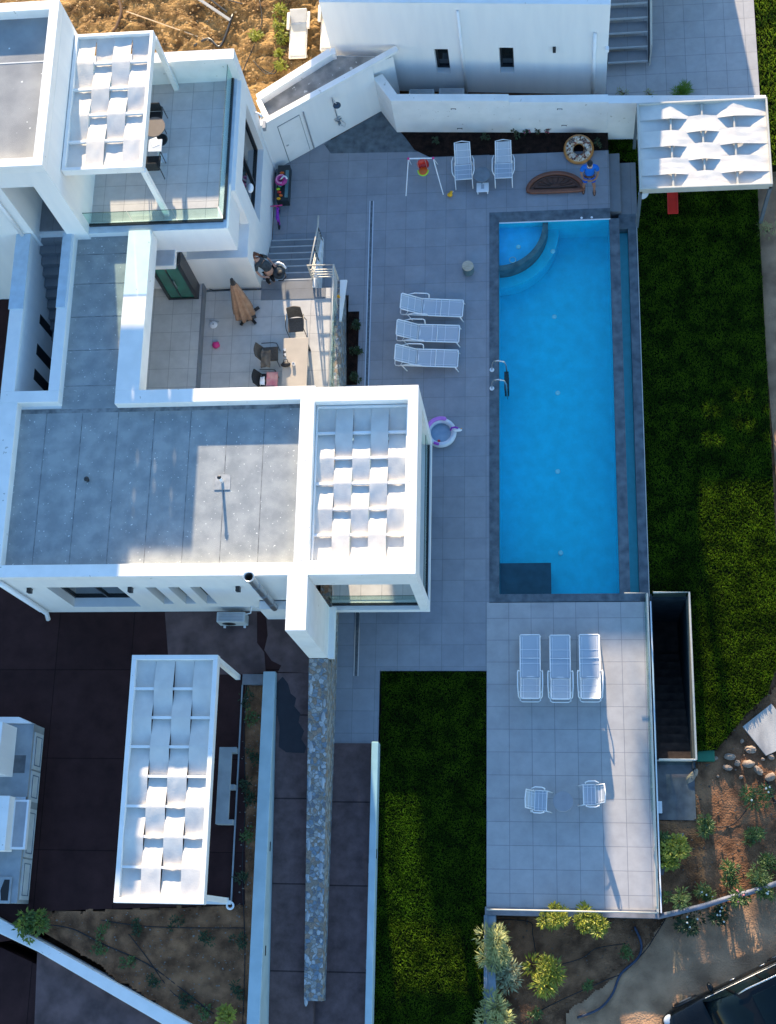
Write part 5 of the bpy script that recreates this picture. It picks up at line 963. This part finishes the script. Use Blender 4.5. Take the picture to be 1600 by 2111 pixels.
for i,(px,py) in enumerate(((1285,190),(1340,192))): shrub('dry_weed',px,py,.0,.2,.2,70,.12,.008,LO,['dry weed at the left end of the pale yard kerb','dry weed in the middle of the pale yard kerb'][i],110+i,cat='plant')
for i,(px,py) in enumerate(((578,20),(577,50),(580,75),(575,110),(577,135),(525,70))): shrub('young_plant',px,py,1.3,.2,.3,140,.15,.03,LG,['young plant at the top end of the row left of the cream lounger','second young plant of the row beside the cream lounger','third young plant of the row beside the cream lounger','fourth young plant of the row, next to the cable coil','last young plant of the row near the shed roof','single young plant left of the row on the ochre earth'][i],120+i,'young plants on the ochre earth',5,cat='plant')
shrub('leafy_shrub',65,1903,1.25,.42,.6,420,.16,.035,LG if 0 else mat('leaf_corner',(.20,.26,.03),.5,(.05,.11,.02),3,trans=.25),'broad-leaved green shrub where the kitchen meets the white boundary wall',130,None,8)
shrub('leafy_shrub',470,2097,1.25,.28,.5,260,.13,.03,LG,'bright yellow-green shrub at the bottom edge near the low blue wall',131,None,6)
WD=[(210,1910),(285,1912),(365,1905),(205,1950),(425,1935),(490,1940),(262,1985),(320,2022),(385,2060),(420,2085),(490,2040),(510,1440),(515,1480),(520,1560),(508,1620),(512,1720),(500,1810),(515,1650)]
wl=['weed left of centre on the lower left soil','weed below the pergola on the thin black line','wide weed right below the pergola end','weed on the diagonal pipe','pale weed right of the soil centre','weed close to the low blue wall below the pergola','low weed above the white boundary wall','dark weed midway down the diagonal pipe','weed near the end of the diagonal pipe','weed just above the bottom edge of the soil','dark weed hugging the low blue wall','weed at the north end of the planted strip','leafy weed second from the north in the planted strip','weed level with the north end of the stone bench','weed beside the middle of the stone bench','weed just south of the stone bench','weed level with the south end of the pergola','dark weed beside the south half of the stone bench']
for i,(px,py) in enumerate(WD): shrub('weed',px,py,1.24,.22,.15,110,.10,.02,LD if i%3 else LGR,wl[i],140+i,'weeds in the planted soil',5,cat='plant')
shrub('dry_bush',1582,470,-.5,.3,.4,160,.16,.006,LO,'dry twiggy bush near the far pergola post on the dirt strip',170,None,7)
# pebbles as one mass
def pebbles(name,poly,z,n,seed,m,lab,s0=.015,s1=.04):
    q=random.Random(seed); f=inpoly(poly); mb=MB(); xs=[p[0] for p in poly]; ys=[p[1] for p in poly]; k=0
    while k<n:
        x=q.uniform(min(xs),max(xs)); y=q.uniform(min(ys),max(ys))
        if not f(x,y): continue
        r=q.uniform(s0,s1); mb.blob((x,y,z+r*.3),(r,r*q.uniform(.5,1),r*.6),4,.25,k); k+=1
    o=mb.build(name,m); tag(o,lab,'pebbles',kind='stuff')
pebbles('pebbles',[(-8.95,6.9),(-8.4,6.9),(-8.4,-3),(-9,-3),(-14,.1),(-14.6,.4),(-8.9,.8)],1.30,380,1,mat('pebble_pale',(.26,.24,.21),.8,(.12,.11,.10),9),'pale gravel bits and litter scattered over the west planted soil',.008,.03)
pebbles('pebbles',[(-17,25.2),(-9.6,25.2),(-9.6,31),(-17,31)],1.38,700,2,mat('pebble_ochre',(.50,.36,.20),.8,(.34,.2,.08),9),'pale stones scattered in the ochre earth north of the villa',.012,.05)
pebbles('pebbles',gp,-.60,260,3,mat('pebble_grey',(.17,.13,.10),.8,(.08,.06,.05),9),'small stones scattered over the east garden soil',.01,.035)
pebbles('pebbles',gp2,-.61,160,4,MT['pebble_grey'],'small stones scattered in the soil south of the terrace',.01,.03)

# unseen tree added beyond the neighbouring house so its crown dapples the east garden
tt=thing('unseen_shade_tree','unseen tall tree added north of the neighbouring house to shade the east garden','tree',(.6,40,0)); MB().tube([(0,0,0),(.1,0,5),(0,.1,9),(-.1,0,12)],[.3,.22,.14,.04],10).build('trunk',BARK,tt,smooth=True)
q=random.Random(77); f=MB()
cl=[(q.uniform(-2.7,3.2),q.uniform(-1.2,1.2),11.5+q.uniform(-2.0,2.4)) for _ in range(110)]
for c in cl:
    for k in range(70):
        v=Vector((q.gauss(0,.30),q.gauss(0,.30),q.gauss(0,.22))); p=Vector(c)+v; d=Vector((q.uniform(-1,1),q.uniform(-1,1),q.uniform(-1,1))).normalized()*.16; s2=d.orthogonal().normalized()*.06; f.quad(tuple(p),tuple(p+d*.5+s2),tuple(p+d),tuple(p+d*.5-s2))
f.build('crown',LD,tt)
# ================= PEOPLE =================
def skin(name,V,E,m,parent=None,sub=2,root=0):
    me=bpy.data.meshes.new(name); me.from_pydata([v[:3] for v in V],E,[]); o=bpy.data.objects.new(name,me); COL.objects.link(o); me.materials.append(m)
    if parent: o.parent=parent
    md=o.modifiers.new('skin','SKIN'); md.use_smooth_shade=True
    if not me.skin_vertices: 
        bpy.context.view_layer.objects.active=o; 
    sv=me.skin_vertices[0].data
    for i,v in enumerate(V):
        r=v[3] if isinstance(v[3],tuple) else (v[3],v[3]); sv[i].radius=r; sv[i].use_root=(i==root)
    s=o.modifiers.new('sub','SUBSURF'); s.levels=sub; s.render_levels=sub; return o
SKIN=mat('skin',(.34,.17,.11),.6,(.30,.145,.09),8); HAIRD=mat('dark_hair',(.018,.014,.013),.7); HAIRR=mat('auburn_hair',(.16,.045,.018),.6,(.07,.018,.008),14,streak=(1,1,6))
BLUT=mat('blue_shirt_cotton',(.02,.17,.60),.85,(.015,.13,.50),6,.003,60); BLUS=mat('blue_shorts_cotton',(.015,.10,.48),.85,(.012,.08,.40),6)
def hand(V,E,i,p,d,s,curl,n):
    """palm from wrist index i at p, direction d, side vector s, palm normal n; five unequal curled fingers"""
    p=Vector(p);d=Vector(d).normalized();s=Vector(s).normalized();n=Vector(n).normalized(); pm=p+d*.05; V.append((*pm,(.034,.018))); k=len(V)-1; E.append((i,k))
    for f,(o,L) in enumerate(((.028,.072),(.010,.080),(-.010,.075),(-.028,.058))):
        a=pm+d*.04+s*o; V.append((*a,.0095)); j=len(V)-1; E.append((k,j)); b=a+(d*math.cos(curl*.5)+n*math.sin(curl*.5))*L*.55; V.append((*b,.0085)); E.append((j,j+1)); c=b+(d*math.cos(curl)+n*math.sin(curl))*L*.5; V.append((*c,.007)); E.append((j+1,j+2))
    a=p+d*.025+s*.034; V.append((*a,.011)); j=len(V)-1; E.append((k,j)); b=a+(d*.6+s*.7+n*.3)*.04; V.append((*b,.009)); E.append((j,j+1))
# man: stands facing south, head bowed, forearms crossed in front
M_=thing('person','man in a blue t-shirt, blue shorts and dark belt standing by the brown half-round float','person',(*at(1214,392,0),.003)); 
V=[(0,0,.93,(.15,.11)),(0,0,1.08,(.14,.10)),(0,.0,1.28,(.165,.115)),(0,.01,1.44,(.12,.085)),(0,0,1.53,.055),(0,-.03,1.60,(.072,.085)),(0,-.045,1.68,(.078,.095)),(0,-.045,1.745,(.055,.065))]
E=[(0,1),(1,2),(2,3),(3,4),(4,5),(5,6),(6,7)]
def limb(base,pts):
    p=base
    for q in pts: V.append(q); E.append((p,len(V)-1)); p=len(V)-1
    return p
hL=limb(3,[(-.19,.01,1.42,.062),(-.27,-.05,1.17,.045),(-.20,-.22,1.06,.036),(-.07,-.27,1.08,.027)])
hand(V,E,hL,V[hL][:3],(1,-.1,0),(0,-.2,1),.9,(0,1,0))
hR=limb(3,[(.19,.01,1.42,.062),(.27,-.05,1.17,.045),(.20,-.20,1.03,.036),(.06,-.27,1.02,.027)])
hand(V,E,hR,V[hR][:3],(-1,-.1,0),(0,-.2,1),.9,(0,1,0))
for s,fx,fy in ((-1,-.17,.03),(1,.17,-.04)):
    limb(0,[(s*.10,0,.86,.095),(s*.13,-.01,.50,.062),(fx,fy+.02,.28,.055),(fx,fy+.02,.08,.036),(fx*1.02,fy-.06,.045,(.042,.03)),(fx*1.05,fy-.16,.03,(.042,.02))])
B_=skin('body',V,E,SKIN,M_)
# face: nose, ears, eyes, mouth line
fc=MB().blob((0,-.135,1.655),(.014,.022,.02),6).blob((-.078,-.03,1.66),(.012,.02,.03),6).blob((.078,-.03,1.66),(.012,.02,.03),6); fc.build('nose_and_ears',SKIN,M_,smooth=True)
MB().blob((-.03,-.128,1.685),(.011,.008,.007),6).blob((.03,-.128,1.685),(.011,.008,.007),6).build('eyes',BLACK,M_); MB().blob((0,-.122,1.615),(.024,.008,.006),6).build('mouth',plain('lips',(.25,.08,.06)),M_)
MB().blob((0,-.03,1.72),(.088,.105,.075),9,.03,4).build('hair',HAIRD,M_,smooth=True)
V2=[(0,0,1.0,(.175,.135)),(0,0,1.12,(.165,.125)),(0,0,1.30,(.185,.13)),(0,.01,1.45,(.14,.10)),(0,0,1.50,(.075,.07)),(-.20,.01,1.43,.08),(-.26,-.03,1.24,.075),(.20,.01,1.43,.08),(.26,-.03,1.24,.075)]
skin('t_shirt',V2,[(0,1),(1,2),(2,3),(3,4),(3,5),(5,6),(3,7),(7,8)],BLUT,M_)
MB().lathe([(.075,0),(.085,.012),(.075,.024)],20,(0,-.005,1.515)).build('collar',MTLW,M_,smooth=True)
skin('shorts',[(0,0,.96,(.165,.125)),(0,0,.87,(.16,.12)),(-.11,0,.78,.115),(-.135,-.01,.56,.10),(.11,0,.78,.115),(.135,-.01,.56,.10)],[(0,1),(1,2),(2,3),(1,4),(4,5)],BLUS,M_)
MB().lathe([(1.0,-.02),(1.03,-.02),(1.03,.02),(1.0,.02),(1.0,-.02)],28).xf(Matrix.Translation((0,0,1.0))@Matrix.Diagonal((.185,.15,1,1))).build('belt',BLACK,M_,smooth=True); MB().box(-.03,.03,-.165,-.15,.975,1.025).build('buckle',STEEL,M_)
for s,fx,fy in ((-1,-.17,.03),(1,.17,-.04)):
    so_=MB().blob((fx*1.03,fy-.06,.012),(.05,.14,.012),8).build('sandal',plain('brown_sandal',(.10,.05,.04)),M_,smooth=True); MB().tube([(fx*1.03-.05,fy-.06,.02),(fx*1.04,fy-.11,.075),(fx*1.03+.05,fy-.06,.02)],.01,6).build('strap',RED if 0 else DARK,so_)
# woman on the steps, bent forward and carrying a dark carrier
Wm=thing('person','auburn-haired woman in dark clothes bending over on the patio steps beside the villa corner','person',(*at(562,583,1.0),1.06),R(0))
V=[(.08,-.02,.82,(.15,.13)),(.02,.04,.98,(.13,.10)),(-.12,.10,1.14,(.15,.10)),(-.22,.14,1.24,(.10,.08)),(-.28,.16,1.30,.05),(-.33,.18,1.36,(.075,.08)),(-.37,.20,1.42,(.078,.085)),(-.40,.21,1.47,(.05,.055))]
E=[(0,1),(1,2),(2,3),(3,4),(4,5),(5,6),(6,7)]
h=limb(3,[(-.26,-.03,1.22,.05),(-.30,-.12,.98,.038),(-.16,-.24,.88,.032),(-.06,-.26,.88,.024)]); hand(V,E,h,V[h][:3],(1,0,0),(0,-1,.2),.8,(0,0,-1))
h=limb(3,[(-.10,.28,1.26,.05),(.02,.34,1.02,.038),(.12,.26,.92,.032),(.18,.18,.92,.024)]); hand(V,E,h,V[h][:3],(.7,-.7,0),(.7,.7,.2),.8,(0,0,-1))
limb(0,[(-.0,-.10,.72,.09),(-.06,-.16,.42,.058),(-.02,-.14,.10,.036),(-.06,-.20,.04,(.04,.025)),(-.10,-.27,.025,(.038,.018))])
limb(0,[(.14,.02,.72,.09),(.08,-.08,.40,.058),(.12,-.06,.06,.036),(.08,-.12,.03,(.04,.025)),(.04,-.18,.02,(.038,.018))])
skin('body',V,E,mat('light_skin',(.45,.25,.18),.6),Wm)
GJ=mat('slate_jacket',(.06,.075,.085),.8,(.035,.042,.05),7,.004,40)
skin('jacket',[(.08,-.02,.86,(.175,.155)),(.02,.04,1.0,(.16,.13)),(-.12,.10,1.16,(.175,.125)),(-.20,.13,1.23,(.12,.09)),(-.26,-.03,1.22,.07),(-.30,-.12,1.0,.055),(-.10,.28,1.26,.07),(.02,.34,1.04,.055)],[(0,1),(1,2),(2,3),(3,4),(4,5),(3,6),(6,7)],GJ,Wm)
skin('leggings',[(.08,-.02,.82,(.165,.14)),(0,-.10,.70,.10),(-.06,-.16,.42,.068),(-.03,-.145,.22,.05),(.14,.02,.70,.10),(.08,-.08,.40,.068),(.11,-.065,.2,.05)],[(0,1),(1,2),(2,3),(0,4),(4,5),(5,6)],mat('black_leggings',(.02,.02,.024),.8),Wm)
hr=MB().blob((-.385,.215,1.46),(.115,.105,.085),10,.06,2); q=random.Random(3)
for k in range(26): a=q.uniform(0,6.28); hr.tube([(-.385+.07*math.cos(a),.215+.07*math.sin(a),1.50),(-.40+.14*math.cos(a),.23+.12*math.sin(a),1.42),(-.36+.17*math.cos(a)+.08,.26+.10*math.sin(a),1.30)],[.03,.022,.008],5)
hr.build('hair',HAIRR,Wm,smooth=True)
MB().blob((-.445,.17,1.40),(.02,.02,.015),6).blob((-.30,.14,1.38),(.015,.02,.03),5).build('nose_and_ear',MT['light_skin'],Wm,smooth=True)
MB().blob((-.13,-.34,.10),(.07,.15,.05),8).build('yellow_shoe',YEL,Wm,smooth=True)
ct=thing('baby_carrier','black and grey baby carrier with white straps held on the patio steps','carrier',(*at(573,556,1.9),1.75)); MB().blob((0,0,.0),(.20,.24,.14),9,.08,9).build('shell',GJ,ct,smooth=True); MB().blob((.05,-.08,.09),(.10,.12,.05),8).build('hollow',BLACK,ct,smooth=True)
MB().tube([(-.16,.2,.1),(.0,.26,.14),(.14,.2,.12),(.24,.08,.06)],.035,6).build('white_strap',MTLW,ct,smooth=True); MB().tube([(.2,-.05,.05),(.24,-.2,.02),(.14,-.3,0),(.0,-.3,0)],.02,6).build('handle',BLACK,ct,smooth=True)
o=MB().blob((0,0,.05),(.05,.05,.06),6).blob((.04,-.06,.1),.035,5).build('yellow_toy',YEL,smooth=True); o.location=(*at(698,612,1.3),1.30); tag(o,'small yellow and black toy on the retaining wall beside the patio railing','toy')
# ================= CAR =================
CAR=thing('parked_car','black estate car parked on the dirt road in the lower right corner','car',(5.14,-1.66,-.69),math.atan2(-.43,-.90))
PAINT=mat('black_paint',(.008,.009,.010),.18,(.007,.008,.009),3,spec=.3); MB_=None
def loft(secs,close=True):
    mb=MB(); n=len(secs[0])
    for s in secs: mb.v+=s
    for i in range(len(secs)-1):
        for k in range(n-1): mb.f.append((i*n+k,i*n+k+1,(i+1)*n+k+1,(i+1)*n+k))
    mb.f.append(tuple(range(n-1,-1,-1))); mb.f.append(tuple((len(secs)-1)*n+k for k in range(n))); return mb
def sec(x,w,zb,zs,zt,wt):
    h=[(w*.93,zb),(w,zb+.12),(w*1.0,(zb+zs)/2),(w*.97,zs),(wt,zt-.03),(wt*.6,zt),(0,zt+.012)]
    return [(x,y,z) for y,z in h]+[(x,-y,z) for y,z in h[-2::-1]]
body=[sec(2.32,.62,.32,.52,.62,.50),sec(2.22,.80,.26,.62,.76,.66),sec(1.9,.90,.22,.76,.90,.74),sec(1.1,.93,.2,.86,1.0,.80),sec(.6,.93,.2,.92,1.02,.82),sec(-1.8,.93,.2,.95,1.02,.82),sec(-2.2,.88,.25,.9,.98,.78),sec(-2.36,.78,.35,.8,.9,.7)]
loft(body).build('body',PAINT,CAR,smooth=True)
def csec(x,w,zb,zt,wt): h=[(w,zb),(w*.97,zb+.1),(wt+.03,zt-.06),(wt,zt-.01),(wt*.6,zt+.02),(0,zt+.03)]; return [(x,y,z) for y,z in h]+[(x,-y,z) for y,z in h[-2::-1]]
CG=mat('tinted_glass',(.004,.010,.013),.08,(.004,.009,.011),3,spec=.25)
loft([csec(1.05,.80,.98,1.02,.70),csec(.35,.80,.98,1.40,.62),csec(-.2,.80,.98,1.50,.62),csec(-1.4,.80,.98,1.50,.60),csec(-2.15,.76,.96,1.05,.60)]).build('glasshouse',CG,CAR,smooth=True)
rf_=loft([[(x,y,z) for x,y,z in ((.30,.63,1.395),(.30,.3,1.425),(.30,-.3,1.425),(.30,-.63,1.395))],[(-.2,.64,1.51),(-.2,.3,1.54),(-.2,-.3,1.54),(-.2,-.64,1.51)],[(-1.4,.62,1.51),(-1.4,.3,1.54),(-1.4,-.3,1.54),(-1.4,-.62,1.51)],[(-1.75,.60,1.32),(-1.75,.3,1.36),(-1.75,-.3,1.36),(-1.75,-.60,1.32)]]); rf_.build('roof',PAINT,CAR)
MB().box(-1.0,-.15,-.42,.42,1.535,1.556).build('sunroof',CG,CAR,bevel=.01); MB().box(-1.35,-1.04,-.42,.42,1.535,1.554).build('sunroof',CG,CAR,bevel=.01)
for s in (-1,1):
    MB().tube([(.15,s*.60,1.50),(-.1,s*.63,1.57),(-1.4,s*.61,1.57),(-1.6,s*.6,1.48)],.02,8).build('roof_rail',STEEL,CAR,smooth=True)
    MB().tube([(.95,s*.82,1.02),(-1.9,s*.82,1.02)],.014,6).build('window_trim',STEEL,CAR)
    for a,b in ((.34,.2),(-.55,-.62)): MB().bar((a+.0,s*.815,1.0),(b,s*.66,1.44),.05,.03).build('pillar',PAINT,CAR)
    MB().blob((.70,s*1.02,1.02),(.08,.13,.07),8).build('mirror',PAINT,CAR,smooth=True)
    MB().blob((2.05,s*.68,.72),(.18,.16,.08),8).build('headlight',mat('lamp_glass',(.5,.55,.6),.1),CAR,smooth=True)
    for x in (.05,-.85): MB().blob((x,s*.945,.84),(.09,.015,.02),6).build('door_handle',STEEL,CAR,smooth=True)
    for x in (1.42,-1.42):
        w_=MB().lathe([(.20,-.1),(.33,-.11),(.345,-.08),(.345,.08),(.33,.11),(.20,.1)],28).xf(Matrix.Translation((x,s*.86,.345))@Matrix.Rotation(R(90),4,'X')).build('tyre',BLACK,CAR,smooth=True)
        MB().lathe([(0,.06),(.19,.09),(.21,.1),(.21,-.1)],10).xf(Matrix.Translation((x,s*.87,.345))@Matrix.Rotation(R(-90*s),4,'X')).build('rim',STEEL,w_)
        MB().tube([(x+.40*math.cos(t),s*.915,.345+.40*math.sin(t)) for t in np.linspace(.1,math.pi-.1,14)],.03,6).build('wheel_arch',DARK,CAR,smooth=True)
